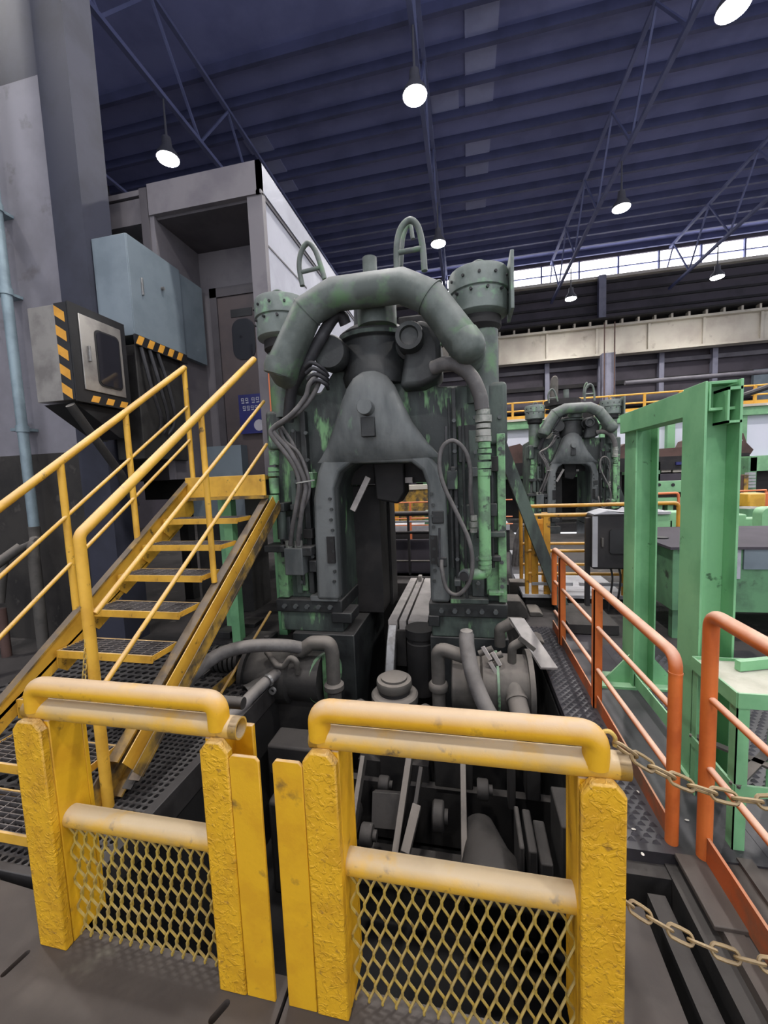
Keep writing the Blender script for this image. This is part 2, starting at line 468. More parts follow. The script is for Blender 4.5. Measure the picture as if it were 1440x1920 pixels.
# channels beside the right plate
part('floor_channel', pl, bx(0.73, 0.80, 0.3, 1.78, -0.20, -0.06), 'pit_steel')
part('floor_channel', pl, bx(0.93, 1.0, 0.3, 1.95, -0.3, -0.004), 'plate')
part('floor_channel', pl, bx(0.86, 0.93, 0.3, 1.95, -0.3, -0.05), 'pit_steel')
part('floor_plate', pl, bx(1.0, 1.3, 0.3, 1.95, -0.3, -0.01), 'plate')
part('floor_plate', pl, bx(0.90, 1.09, 1.62, 1.93, -0.01, 0.012), 'plate', 0.004)
part('floor_channel', pl, bx(1.16, 1.22, 0.3, 1.95, -0.05, 0.01), 'plate')
part('floor_beam', pl, bx(0.66, 0.92, 1.86, 1.93, -0.42, -0.06), 'pit_steel')
# raised pattern walkway
part('walkway_plate', pl, bx(0.66, 1.3, 1.93, 4.75, -0.06, 0), 'tread_plate')
def bumps(b, x0, x1, y0, y1, sx, sy, L, W, H):
    row = 0; y = y0
    while y < y1:
        x = x0 + (sx/2 if row % 2 else 0)
        while x < x1:
            ring0 = []
            for j in range(6):
                a = 2*PI*j/6
                ring0.append(b.verts.new((x + L/2*math.cos(a), y + W/2*math.sin(a) - 0.25*W*math.cos(2*a), -0.001)))
            t = b.verts.new((x, y + W*0.1, H))
            for j in range(6):
                f = b.faces.new((ring0[j], ring0[(j+1) % 6], t)); f.smooth = True
            x += sx
        y += sy; row += 1
wb = B(); bumps(wb, 0.685, 0.90, 1.98, 4.7, 0.054, 0.034, 0.044, 0.022, 0.018)
part('raised_pattern', pl, wb, 'tread_plate', kind='stuff')
wb = B(); bumps(wb, 1.36, 2.4, 2.4, 4.1, 0.062, 0.040, 0.05, 0.024, 0.018)
part('raised_pattern', pl, wb, 'tread_plate', kind='stuff')
part('walkway_plate', pl, bx(1.3, 2.6, 1.98, 4.3, -0.002, 0.0015), 'tread_plate')

# perforated grating left of the pit: plate with eight-sided holes
def grating(b, x0, x1, y0, y1, s, r, z0, z1):
    nx, ny = int(round((x1-x0)/s)), int(round((y1-y0)/s))
    for i in range(nx):
        for j in range(ny):
            cx, cy = x0 + (i+0.5)*s, y0 + (j+0.5)*s
            h = s/2
            outer = [(h,h*0.414),(h*0.414,h),(-h*0.414,h),(-h,h*0.414),(-h,-h*0.414),(-h*0.414,-h),(h*0.414,-h),(h,-h*0.414)]
            corners = [(h,h),(-h,h),(-h,-h),(h,-h)]
            O = [b.verts.new((cx+p[0], cy+p[1], z1)) for p in outer]
            I = [b.verts.new((cx+r*math.cos(PI/8+k*PI/4), cy+r*math.sin(PI/8+k*PI/4), z1+0.004)) for k in range(8)]
            D = [b.verts.new((v.co.x, v.co.y, z0)) for v in I]
            for k in range(8):
                b.faces.new((O[k], O[(k+1) % 8], I[(k+1) % 8], I[k]))
                b.faces.new((I[k], I[(k+1) % 8], D[(k+1) % 8], D[k]))
            for k, c in enumerate(corners):
                cv = b.verts.new((cx+c[0], cy+c[1], z1))
                b.faces.new((O[2*k], cv, O[2*k+1]))
gb = B(); grating(gb, -2.63, -1.79, 1.36, 2.90, 0.042, 0.0145, -0.03, 0)
g1 = part('perforated_plate', pl, gb, 'grating', kind='stuff')
gb = B(); grating(gb, -4.3, -2.63, 1.36, 3.9, 0.0835, 0.03, -0.03, 0)
part('perforated_plate', pl, gb, 'grating', kind='stuff')
gb = B(); grating(gb, -2.63, -1.79, 2.90, 3.9, 0.084, 0.03, -0.03, -0.002)
part('perforated_plate', pl, gb, 'grating', kind='stuff')
part('edge_beam', pl, bx(-1.79, -1.73, 1.36, 3.9, -0.16, 0.012), 'grating', 0.004)
part('edge_beam', pl, bx(-4.3, -1.73, 1.325, 1.365, -0.16, 0.008), 'grating', 0.004)
part('under_floor', pl, bx(-4.3, -1.80, 1.36, 3.9, -0.36, -0.30), 'pit')

# ceiling
ceil = struct('ceiling', bx(-26, 34, -8, 27, 14.0, 14.2), 'roof', 'dark sheet roof high above the hall, blue haze in its colour', 'ceiling')
for i in range(14):
    y = 11.6 + i*1.08
    part('purlin', ceil, bx(-26, 34, y, y+0.13, 13.72, 14.0), 'purlin')
for (x, ys) in ((0.2, (12.75, 13.83, 14.91, 17.07, 18.15, 20.31)), (-7.6, (14.91, 15.99, 17.07)), (-0.9, (14.91,)), (12.2, (17.07, 18.15))):
    for y in ys:
        part('roof_panel', ceil, bx(x, x+0.9, y-0.92, y-0.02, 13.96, 13.995), 'roof_pale')
for x in (-13.2, -7.2, -0.95, 5.0, 11.1, 17.2):
    b = B()
    box(b, x-0.06, x+0.06, -8, 25.8, 11.39, 11.5)
    box(b, x-0.06, x+0.06, -8, 25.8, 13.55, 13.65)
    y = 3.0; k = 0
    while y < 25.5:
        bar(b, (x, y, 11.45 if k % 2 else 13.55), (x, y+1.6, 13.55 if k % 2 else 11.45), 0.06, 0.06)
        y += 1.6; k += 1
    part('roof_truss', ceil, b, 'truss')
# back wall with clerestory
bw = struct('wall_back', bx(-26, 34, 26.0, 26.3, 0, 12.55), 'clad', 'dark corrugated rear wall behind the crane girder', 'wall')
for i in range(5):
    z = 10.0 + i*0.55
    part('girt', bw, bx(-12, 24, 25.9, 26.0, z, z+0.12), 'far_dark')
for z, mt in ((7.5, 'far_grey'), (6.5, 'far_dark'), (5.6, 'far_grey'), (4.9, 'far_dark')):
    part('girt', bw, bx(-12, 24, 25.75, 26.0, z, z+0.22), mt)
for x in (4.6, 10.6, 13.2, 16.5):
    part('wall_post', bw, bx(x, x+0.25, 25.6, 25.9, 4.5, 8), 'column')
for x in (15.2, 18.4):
    part('wall_pane', bw, bx(x, x+2.4, 25.7, 25.9, 4.9, 6.7), 'cabinet')
part('parapet', bw, bx(-26, 34, 26.0, 26.3, 13.62, 14.0), 'clad')
win = bpy.data.objects.new('window_1', None); C.objects.link(win); win.location = (4, 26, 12.55)
win['kind'] = 'structure'; win['label'] = 'long band of bright clerestory windows under the roof'; win['category'] = 'window'
for i in range(15):
    x = -9.8 + i*2.05
    part('pane', win, bx(x, x+1.97, 26.12, 26.16, 12.55, 13.05), 'daylight')
    part('pane', win, bx(x, x+1.97, 26.12, 26.16, 13.1, 13.62), 'daylight')
    part('mullion', win, bx(x+1.97, x+2.05, 25.98, 26.2, 12.55, 13.62), 'truss')
part('sill', win, bx(-10, 22, 25.7, 26.1, 12.40, 12.55), 'girder')
part('window_rail', win, bx(-10, 22, 26.02, 26.2, 13.05, 13.1), 'truss')

# left wall
wl = struct('wall_left', bx(-14, -3.90, 3.75, 4.0, 2.22, 6.1), 'wall', 'grey stained cladding wall on the left behind the pipe', 'wall')
part('upper_wall_shade', wl, bx(-14, -3.90, 3.75, 4.0, 6.1, 10.5), 'navy_column_wall_shade')  # light falling off up the wall, painted as a darker colour
part('wall_edge', wl, bx(-4.22, -3.84, 3.70, 4.05, 0, 10.5), 'navy_column_wall_shade')
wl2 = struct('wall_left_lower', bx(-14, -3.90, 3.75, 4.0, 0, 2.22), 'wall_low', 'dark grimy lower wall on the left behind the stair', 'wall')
struct('wall_side', bx(-14.3, -14, -8, 27, 0, 14), 'clad', 'dark far side wall of the hall', 'wall')

# ------------------------------------------------------------------ high bay lamps
def lamp_at(x, y, z, label):
    t = thing('high_bay_lamp', label, 'lamp', (x, y, z), 'high bay lamps under the roof')
    b = B(); lathe(b, (x, y, z), (0,0,1), [(0.27, 0.0), (0.25, 0.10), (0.12, 0.28), (0.10, 0.5), (0.03, 0.52), (0.02, 1.39)], 20)
    part('housing', t, b, 'lamp_body')
    b = B(); lathe(b, (x, y, z-0.02), (0,0,1), [(0.18, -0.03), (0.25, 0.0), (0.25, 0.02)], 20)
    part('lens', t, b, 'lamp_glow')
    ld = bpy.data.lights.new('lamp_light', 'AREA'); ld.shape = 'DISK'; ld.size = 0.5
    ld.energy = LAMP_POWER; ld.color = (1.0, 0.965, 0.93); ld.spread = math.radians(170)
    lo = bpy.data.objects.new('lamp_light', ld); C.objects.link(lo); lo.parent = t; lo.location = (0, 0, -0.1)
    return t
lamp_at(-0.93, 9.46, 10, 'bright high bay lamp hanging above the centre of the roof')
lamp_at(-7.21, 9.58, 10, 'bright high bay lamp above the control cabin roof')
lamp_at(4.99, 14.87, 10, 'bright high bay lamp right of centre, above the clerestory windows')
lamp_at(-0.83, 15.24, 10, 'small bright high bay lamp beside the tall lifting loop')
lamp_at(4.91, 9.23, 10, 'streaked high bay lamp at the top right corner')
lamp_at(5.1, 21.7, 10, 'small far lamp below the windows, left of the grey hall column')
lamp_at(11.05, 21.3, 10, 'small far lamp below the windows at the right edge')
for (x, y, s) in ((-0.93, 3.6, 'straight above the yellow gates'), (4.95, 3.5, 'above the green frame'), (-7.2, 3.0, 'above the left wall'),
                  (-0.93, -2.4, 'behind the viewer'), (4.95, -2.4, 'behind the viewer on the right'), (11.0, 9.3, 'right of the green frame'), (11.0, 15.1, 'far right'),):
    lamp_at(x, y, 10, 'high bay lamp %s, out of the picture' % s)

# ------------------------------------------------------------------ crane girder and column
t = thing('crane_girder', 'cream painted crane runway girder crossing the rear wall', 'girder', (4, 25, 8.0))
part('web', t, bx(-12, 24, 25.0, 25.1, 8.05, 9.45), 'girder')
part('flange', t, bx(-12, 24, 24.75, 25.3, 7.95, 8.06), 'girder')
part('flange', t, bx(-12, 24, 24.7, 25.4, 9.44, 9.56), 'girder')
part('walkway', t, bx(-12, 24, 24.4, 25.4, 9.78, 9.86), 'far_dark')
sm = mesh_of('stiffener', bx(-0.06, 0.06, -0.12, 0.0, 8.06, 9.44), 'girder')
for i in range(13): inst('stiffener', sm, t, (-11 + i*2.6, 25.0, 0))
sm = mesh_of('bracket', bx(-0.05, 0.05, -0.3, 0.0, 9.56, 9.8), 'girder')
for i in range(40): inst('bracket', sm, t, (-10 + i*0.8, 25.0, 0))
b = B(); box(b, 7.45, 7.82, 25.45, 25.75, 0, 12.5)
t = thing('hall_column', 'grey steel hall column standing in front of the clerestory windows', 'column', (7.6, 24.5, 0))
part('shaft', t, b, 'column')
part('lower_shaft', t, bx(7.3, 7.95, 24.3, 24.7, 0, 7.95), 'column')
for k in range(2): part('ladder_rail', t, bx(7.35+k*0.5, 7.40+k*0.5, 24.2, 24.25, 4.8, 9.5), 'rust')
b = B(); cyl(b, (-8, 25.3, 5.5), (15, 25.3, 5.5), 0.36, n=16); box(b, 2, 2.2, 25.3, 25.76, 5.3, 5.7); box(b, 12, 12.2, 25.3, 25.76, 5.3, 5.7)
single('ventilation_duct', b, 'clad', 'long dull horizontal duct along the rear wall', 'duct')
b = B(); cyl(b, (7.9, 22.8, 6.0), (16.2, 22.8, 6.0), 0.11, n=10); cyl(b, (16.2, 22.8, 6.0), (17.2, 22.8, 5.2), 0.11, n=10)
single('overhead_pipe', b, 'far_grey', 'thin grey pipe above the green frame in the distance', 'pipe')

# ------------------------------------------------------------------ low white-panelled building far right, with yellow railing on top
t = thing('panelled_building', 'long low building with white panels between green posts, far right', 'building', (6, 16, 0))
for i in range(9):
    x = -1.6 + i*2.15
    part('panel', t, bx(x+0.12, x+2.03, 16.1, 16.16, 1.95, 3.35), 'far_wall_white')
    part('post', t, bx(x-0.12, x+0.12, 15.9, 16.2, 0, 3.5), 'green_far')
part('header_beam', t, bx(-2, 18, 15.8, 16.2, 3.35, 3.62), 'green_far')
part('sill_beam', t, bx(-2, 18, 15.85, 16.2, 1.5, 1.95), 'green_far')
part('base_panel', t, bx(-2, 18, 16.0, 16.2, 0, 1.5), 'far_dark')
part('roof_deck', t, bx(-2, 18, 15.7, 18, 3.62, 3.70), 'girder')
t = thing('roof_railing', 'thin yellow railing along the top of the white panelled building', 'railing', (6, 15.8, 3.7))
for z in (4.0, 4.3):
    b = B(); cyl(b, (-2, 15.8, z), (18, 15.8, z), 0.03, n=8); part('rail', t, b, 'far_yellow')
pm = mesh_of('post', bx(-0.04, 0.04, -0.03, 0.03, 3.7, 4.32), 'far_yellow')
for i in range(18): inst('post', pm, t, (-1.6 + i*1.1, 15.8, 0))
part('toe_board', t, bx(-2, 18, 15.78, 15.8, 3.7, 3.82), 'far_yellow')

# ================================================================== YELLOW GATES
def strand_mesh(name, pitch, row, rows, flip):
    b = B()
    pts = []
    for k in range(rows+1):
        pts.append(Vector(((pitch/2 if (k % 2) != flip else 0.0)*0.92 + 0.004, 0.004 if (k % 2) != flip else -0.004, -k*row)))
    fine = []
    for a, c in zip(pts, pts[1:]):
        d = c - a
        fine += [a, a + Vector((0, 0, d.z*0.16)), a + d*0.5, c - Vector((0, 0, d.z*0.16))]
    fine.append(pts[-1])
    tube(b, fine, 0.0046, 5)
    return mesh_of(name, b, 'mesh_yellow')
ROW = 0.060
strand_a = strand_mesh('mesh_strand', 0.047, ROW, 8, 0)
strand_b = strand_mesh('mesh_strand_return', 0.047, ROW, 8, 1)

def gate(xl0, xl1, xr0, xr1, label, plate_side, hook):
    """posts span xl0..xl1 and xr0..xr1"""
    y0, y1 = 1.11, 1.27
    yc = 1.17
    t = thing('barrier_gate', label, 'gate', ((xl0+xr1)/2, yc, 0), 'yellow barrier gates')
    for (a, c) in ((xl0, xl1), (xr0, xr1)):
        b = B(); ch = 0.028
        prism(b, [(a, 0), (c, 0), (c, 0.905), (c-ch, 0.94), (a+ch, 0.94), (a, 0.905)], 'Y', y0, y0+0.034)
        part('post', t, b, 'gate_flaked', 0.006)
        b = B(); w0 = c-0.03 if a == xl0 else a
        prism(b, [(w0, 0), (w0+0.03, 0), (w0+0.03, 0.93), (w0, 0.93)], 'Y', y0+0.034, y1)
        part('post_web', t, b, 'gate', 0.004)
        b = B(); prism(b, [(a, 0), (c, 0), (c, 0.90), (a, 0.90)], 'Y', y1, y1+0.02)
        part('post_flange', t, b, 'gate', 0.004)
    if plate_side > 0: p0, p1 = xr1, xr1+0.112
    else: p0, p1 = xl0-0.108, xl0
    b = B(); c2 = 0.014
    prism(b, [(p0+0.002, 0), (p1-0.002, 0), (p1-0.002, 0.885), (p1-c2, 0.9), (p0+c2, 0.9), (p0+0.002, 0.885)], 'Y', y0+0.004, y0+0.016)
    part('flat_plate', t, b, 'gate', 0.003)
    b = B(); r = 0.037
    xa, xb = xl0+0.015, xr1+0.02
    tube(b, [(xa, yc, 0.96), (xb, yc, 0.96)], r, 20, cap=False)
    ring(b, (xa, yc, 0.96), (1,0,0), r, r-0.006, 0.03, 20); ring(b, (xb-0.03, yc, 0.96), (1,0,0), r, r-0.006, 0.03, 20)
    part('top_bar', t, b, 'gate_worn')
    b = B(); r = 0.036
    hx0, hx1 = xl1-0.035, xr0+0.03
    tube(b, fillet([(hx0-0.03, yc-0.012, 0.965), (hx0-0.03, yc-0.012, 1.058), (hx1+0.02, yc-0.012, 1.058), (hx1+0.02, yc-0.012, 0.965)], 0.085, 8), r, 20)
    part('bent_handle', t, b, 'gate')
    b = B(); tube(b, [(xl1-0.012, yc+0.02, 0.505), (xr0+0.012, yc+0.02, 0.505)], 0.04, 20)
    part('middle_bar', t, b, 'gate_worn')
    n = int((xr0 - xl1)/0.047)
    for i in range(n):
        x = xl1 + 0.004 + i*0.047
        inst('mesh_strand', strand_a, t, (x, yc+0.0, 0.49))
        inst('mesh_strand', strand_b, t, (x+0.0235, yc+0.0, 0.49))
    b = B(); zr = 0.962 if plate_side < 0 else 0.965
    tube(b, [(xl1-0.09, y1+0.025, zr+0.005), (xr0+0.06, y1+0.025, zr+0.005)], 0.022, 12); part('rear_bar', t, b, 'dusty_dark')
    if hook:
        b = B(); tube(b, spline([(xr1-0.055, yc, 1.005), (xr1-0.052, yc-0.005, 1.05), (xr1-0.035, yc-0.01, 1.065), (xr1-0.018, yc-0.01, 1.05), (xr1-0.016, yc-0.005, 1.02)], 5), 0.006, 8)
        part('chain_hook', t, b, 'chain_yellow')
    return t
gate(-1.706, -1.575, -0.905, -0.80, 'left yellow barrier gate with mesh panel, before the stair', 1, False)
gate(-0.535, -0.423, 0.288, 0.405, 'right yellow barrier gate with mesh panel, before the pit', -1, True)

# ================================================================== CHAINS
def link_mesh(name, mat, L, W, r):
    b = B(); pts = []
    n = 16
    for k in range(n):
        a = 2*PI*k/n
        x = (L/2 - W/2)*(1 if math.cos(a) > 0.01 else (-1 if math.cos(a) < -0.01 else 0)) + W/2*math.cos(a)
        pts.append((x, W/2*math.sin(a), 0))
    tube(b, pts, r, 6, closed=True)
    return mesh_of(name, b, mat)
def chain(label, p0, p1, sag, mat, L=0.064, W=0.03, r=0.005):
    p0, p1 = Vector(p0), Vector(p1)
    t = thing('steel_chain', label, 'chain', tuple(p0))
    me = link_mesh('link', mat, L, W, r)
    pitch = L - 2.6*r
    fine = [p0.lerp(p1, s/200) - Vector((0, 0, 4*sag*(s/200)*(1-s/200))) for s in range(201)]
    acc = 0; last = fine[0]; out = [fine[0]]
    for q in fine[1:]:
        acc += (q-last).length; last = q
        if acc >= pitch: out.append(q); acc = 0
    for i, (a, c) in enumerate(zip(out, out[1:])):
        d = (c-a).normalized()
        rot = d.to_track_quat('X', 'Z').to_matrix()
        tw = Matrix.Rotation((PI/4) * (1 if i % 2 else -1), 3, 'X')
        inst('link', me, t, (a+c)/2, (rot @ tw).to_euler())
    return t
chain('rusty chain from the right gate hook across the orange posts', (0.392, 1.16, 1.03), (1.05, 1.14, 1.05), 0.13, 'chain')
chain('rusty chain hanging low near the floor right of the right gate', (0.40, 1.2, 0.53), (1.02, 1.10, 0.56), 0.10, 'chain')
p = atx(163, 1188, -2.03)
chain('thin yellow chain hanging from the front stair post', p, at(134, 1470, 1.62), 0.06, 'chain_yellow', 0.034, 0.02, 0.0033)

# ================================================================== STAIR
XR, XL = -2.05, -2.90
SL = 0.705
t = thing('steel_stair', 'yellow steel stair with grating treads rising to the cabin porch', 'stair', (-2.47, 2.7, 0))
def stringer(x, w, y_start, mat, depth=0.22, lift=0.0):
    b = B()
    y0, y1 = y_start, 3.74
    z = lambda y: 0.224 + lift + SL*(y-1.754)
    prism(b, [(y0, max(z(y0)-depth, 0)), (y0, z(y0)), (y1, z(y1)), (y1+0.06, z(y1)-0.02), (y1+0.06, z(y1)-depth), (y0+0.25, max(z(y0+0.25)-depth-0.02, 0)), (y0+0.22, 0) if z(y0)-depth < 0 else (y0+0.01, z(y0)-depth)], 'X', x, x+w)
    return part('stringer', t, b, mat, 0.003)
stringer(XR-0.012, 0.012, 1.62, 'stair_grime')
stringer(XL-0.008, 0.012, 1.10, 'stair', 0.34, 0.21)
# flanges of the right stringer and the cable tray fixed to it
zf = lambda y: 0.224 + SL*(y-1.754)
for (dx, dz, w, h, mt) in ((0.03, -0.004, 0.07, 0.012, 'stair_grime'), (0.03, -0.215, 0.07, 0.012, 'stair_grime'), (0.13, -0.02, 0.006, 0.11, 'stair'), (0.19, -0.06, 0.006, 0.10, 'stair_grime'), (0.16, -0.10, 0.07, 0.006, 'stair_grime'), (0.105, -0.16, 0.06, 0.006, 'dusty_dark')):
    b = B(); y0 = 1.78; y1 = 3.74
    bar(b, (XR+dx, y0, zf(y0)+dz), (XR+dx, y1, zf(y1)+dz), w, h, (0, -SL, 1))
    part('stringer_flange', t, b, mt)
b = B(); bar(b, (XL, 1.10, zf(1.10)+0.21), (XL, 3.74, zf(3.74)+0.21), 0.06, 0.012, (0, -SL, 1)); part('stringer_flange', t, b, 'stair_grime')
# treads
gm = B()
for i in range(10): box(gm, -0.37+i*0.0815, -0.364+i*0.0815, 0.01, 0.235, -0.022, 0.0)
for j in range(8): box(gm, -0.385, 0.385, 0.012+j*0.0305, 0.017+j*0.0305, -0.022, 0.001)
gme = mesh_of('grating', gm, 'tread')
tm = B(); box(tm, -0.39, 0.39, 0, 0.012, -0.05, 0.002); box(tm, -0.39, 0.39, 0.235, 0.245, -0.04, 0.0)
box(tm, -0.392, -0.386, 0, 0.245, -0.04, 0); box(tm, 0.386, 0.392, 0, 0.245, -0.04, 0)
tme = mesh_of('tread', tm, 'stair')
bkm = B(); prism(bkm, [(0.0, 0.0), (0.25, 0.0), (0.25, -0.06), (0.06, -0.17), (0.0, -0.12)], 'X', 0, 0.008)
bkme = mesh_of('tread_bracket', bkm, 'stair')
for k in range(-3, 5):
    z = 0.67 + 0.201*k; y = 2.19 + 0.279*k
    if k == -3: z, y = 0.09, 1.42
    tr = inst('tread', tme, t, ((XL+XR)/2, y, z))
    inst('grating', gme, tr, (0, 0, 0))
    inst('tread_bracket', bkme, tr, (-0.395, 0.0, -0.005))
part('landing_fascia', t, bx(XL, XR+0.06, 3.70, 3.72, 1.66, 1.87), 'stair', 0.003)
part('landing_lip', t, bx(XL, XR+0.06, 3.66, 3.76, 1.63, 1.66), 'stair_grime')
part('landing_plate', t, bx(XL, XR+0.05, 3.72, 5.05, 1.82, 1.86), 'stair_grime')
b = B(); box(b, XL+0.02, XL+0.12, 4.2, 4.3, 0, 1.82); part('support_leg', t, b, 'green')
b = B(); box(b, -2.2, -2.1, 4.2, 4.3, 0, 1.82); part('support_leg', t, b, 'green')
b = B(); box(b, -2.62, -2.52, 3.9, 4.0, 0, 1.82); part('support_leg', t, b, 'green')
def stair_rail(x, pts, r, mat='stair'):
    b = B(); tube(b, fillet([(x, p[0], p[1]) for p in pts], 0.06, 5), r, 14); part('handrail', t, b, mat)
def stair_post(x, y, z0, z1, w=0.026):
    b = B(); cyl(b, (x, y, z0), (x, y, z1), w, n=14); part('rail_post', t, b, 'stair')
stair_rail(-2.03, [(1.735, 0.0), (1.735, 1.555), (3.72, 3.0)], 0.029)
stair_post(-2.03, 2.835, 1.0, 2.34, 0.023)
for (a, c) in (((1.75, 0.70), (3.82, 2.18)), ((1.755, 1.12), (3.82, 2.61))):
    stair_rail(-2.005, [a, c], 0.015)
zl = lambda y: 1.72 + 0.712*(y-2.02)
stair_rail(-2.93, [(1.0, zl(1.0)), (3.88, zl(3.88))], 0.028)
for y in (1.5, 2.42, 3.05, 3.87): stair_post(-2.93, y, zf(y)-0.05, zl(y), 0.025)
for d in (-0.40, -0.75): stair_rail(-2.92, [(1.0, zl(1.0)+d), (3.86, zl(3.86)+d)], 0.014)
b = B(); cyl(b, (-2.93, 3.87, 1.86), (-2.93, 3.87, 3.04), 0.025); part('rail_post', t, b, 'stair')

# ================================================================== LEFT WALL FITTINGS
b = B(); 
t = thing('conduit_pipe', 'pale galvanised pipe running down the left wall', 'pipe', (-4.79, 3.58, 0.9))
cyl(b, (-4.79, 3.58, 1.38), (-4.79, 3.58, 10), 0.05, n=14); part('pipe', t, b, 'pipe_blue')
for z in (2.45, 3.9, 4.75):
    b = B(); cyl(b, (-4.79, 3.58, z), (-4.79, 3.58, z+0.07), 0.062, n=14); box(b, -4.95, -4.79, 3.57, 3.749, z+0.02, z+0.05); part('pipe_clamp', t, b, 'pipe_blue')
b = B(); tube(b, fillet([(-4.79, 3.58, 1.4), (-4.79, 3.58, 1.25), (-4.60, 3.4, 1.2), (-4.55, 3.35, 0.0)], 0.06), 0.055, 12); part('pipe_elbow', t, b, 'dusty')
b = B(); tube(b, fillet([(-4.60, 3.45, 1.25), (-5.0, 3.4, 1.1), (-5.0, 3.3, 0.6)], 0.06), 0.04, 10); part('pipe_branch', t, b, 'dusty')
b = B(); cyl(b, (-4.62, 3.3, 1.22), (-5.1, 2.2, 0.35), 0.05, n=12); part('pipe_branch', t, b, 'dusty')
b = B(); cyl(b, (-5.0, 3.3, 0.54), (-5.0, 3.3, 0.0), 0.045, n=10)
single('red_standpipe', b, 'rust', 'short reddish standpipe at the foot of the left wall', 'pipe')

def hazard(parent, axis, const, a0, a1, h0, h1, n, slant, thick=0.002):
    """yellow slanted tape pieces on a plane; axis 'X': plane x=const spanned by y,z; 'Y': plane y=const spanned by x,z"""
    step = (a1-a0)/n
    for i in range(n):
        s = a0 + i*step
        poly = [(s, h0), (s+step*0.5, h0), (s+step*0.5+slant, h1), (s+slant, h1)]
        b = B(); prism(b, poly, axis, const, const+(thick if axis == 'X' else -thick)); part('tape', parent, b, 'tape_yellow')
def hazard_v(parent, const, x0, x1, z0, z1, n, rise, thick=0.002):
    step = (z1-z0)/n
    for i in range(n):
        s = z0 + i*step
        b = B(); prism(b, [(x0, s+rise), (x1, s), (x1, s+step*0.52), (x0, s+step*0.52+rise)], 'Y', const, const-thick); part('tape', parent, b, 'tape_yellow')

t = thing('control_box', 'stainless control box with round-cornered window and yellow black tape', 'control box', (-3.6, 3.3, 2.6))
part('shell', t, bx(-3.83, -3.40, 3.02, 3.60, 2.60, 3.43), 'stainless', 0.004)
part('black_edge', t, bx(-3.53, -3.398, 3.012, 3.02, 2.60, 3.435), 'black')
part('black_edge', t, bx(-3.40, -3.385, 3.015, 3.61, 2.585, 3.445), 'black')
hazard_v(t, 3.012, -3.53, -3.425, 2.60, 3.43, 5, 0.07)
b = B(); box(b, -3.385, -3.372, 3.10, 3.545, 2.70, 3.37); door = part('door', t, b, 'stainless', 0.004)
def round_rect(y0, y1, z0, z1, r, n=5):
    pts = []
    for (cy, cz, a0) in ((y1-r, z1-r, 0), (y0+r, z1-r, PI/2), (y0+r, z0+r, PI), (y1-r, z0+r, 1.5*PI)):
        for k in range(n+1):
            a = a0 + PI/2*k/n; pts.append((cy + r*math.cos(a), cz + r*math.sin(a)))
    return pts
b = B(); prism(b, round_rect(3.24, 3.51, 2.76, 3.28, 0.05), 'X', -3.372, -3.366); part('window_gasket', door, b, 'black')
b = B(); prism(b, round_rect(3.255, 3.495, 2.775, 3.265, 0.045), 'X', -3.366, -3.362); part('window_pane', door, b, 'glass_dark')
b = B(); box(b, -3.372, -3.35, 3.155, 3.175, 2.96, 3.10); part('handle', door, b, 'steel', 0.004)
hazard(t, 'X', -3.385, 3.15, 3.62, 2.60, 2.66, 3, 0.03)
b = B(); prism(b, [(3.05, 2.58), (3.6, 2.58), (3.6, 2.3), (3.5, 2.3)], 'X', -3.8, -3.45); part('bottom_tray', t, b, 'black')
b = B(); tube(b, [(-3.45, 3.0, 2.55), (-3.45, 3.45, 1.95), (-3.45, 3.62, 1.6)], 0.04, 10); part('bracket_strut', t, b, 'dusty_dark')
b = B(); box(b, -3.85, -3.80, 3.5, 3.69, 2.3, 3.4); part('wall_mount', t, b, 'dusty_dark')

t = thing('wall_cabinet', 'tall blue grey cabinet with taped lower edge beside the cabin porch', 'cabinet', (-3.6, 4.1, 3.3))
part('shell', t, bx(-3.83, -3.41, 3.76, 4.55, 3.40, 4.42), 'cabinet', 0.004)
b = B(); box(b, -3.41, -3.40, 3.765, 4.55, 3.40, 4.42); door = part('door', t, b, 'cabinet', 0.003)
b = B(); box(b, -3.40, -3.38, 3.905, 3.925, 3.86, 4.04); part('handle', door, b, 'steel', 0.004)
b = B(); cyl(b, (-3.40, 4.22, 4.06), (-3.37, 4.22, 4.06), 0.018, n=12); part('knob', door, b, 'steel')
part('black_band', t, bx(-3.42, -3.396, 3.76, 4.56, 3.30, 3.41), 'black')
hazard(t, 'X', -3.396, 3.76, 4.52, 3.31, 3.405, 5, 0.05)
part('side_filler', t, bx(-3.83, -3.42, 4.55, 5.0, 3.40, 4.40), 'cabinet')
part('cable_box', t, bx(-3.80, -3.45, 3.80, 4.5, 2.1, 3.32), 'dusty_dark', 0.01)
for k in range(3):
    b = B(); tube(b, spline([(-3.42, 3.85+0.12*k, 3.3), (-3.38, 3.9+0.14*k, 2.9), (-3.42, 4.05+0.1*k, 2.5), (-3.6, 4.0, 2.2)], 5), 0.02, 8); part('cable', t, b, 'hose_dark')
t = thing('pale_cabinet', 'pale grey low cabinet under the cabin, behind the stair', 'cabinet', (-3.3, 5.2, 0.9))
part('body', t, bx(-3.75, -2.95, 4.9, 5.5, 1.35, 2.3), 'cabinet')
part('base', t, bx(-3.75, -2.95, 4.95, 5.45, 0, 1.35), 'dusty_dark')

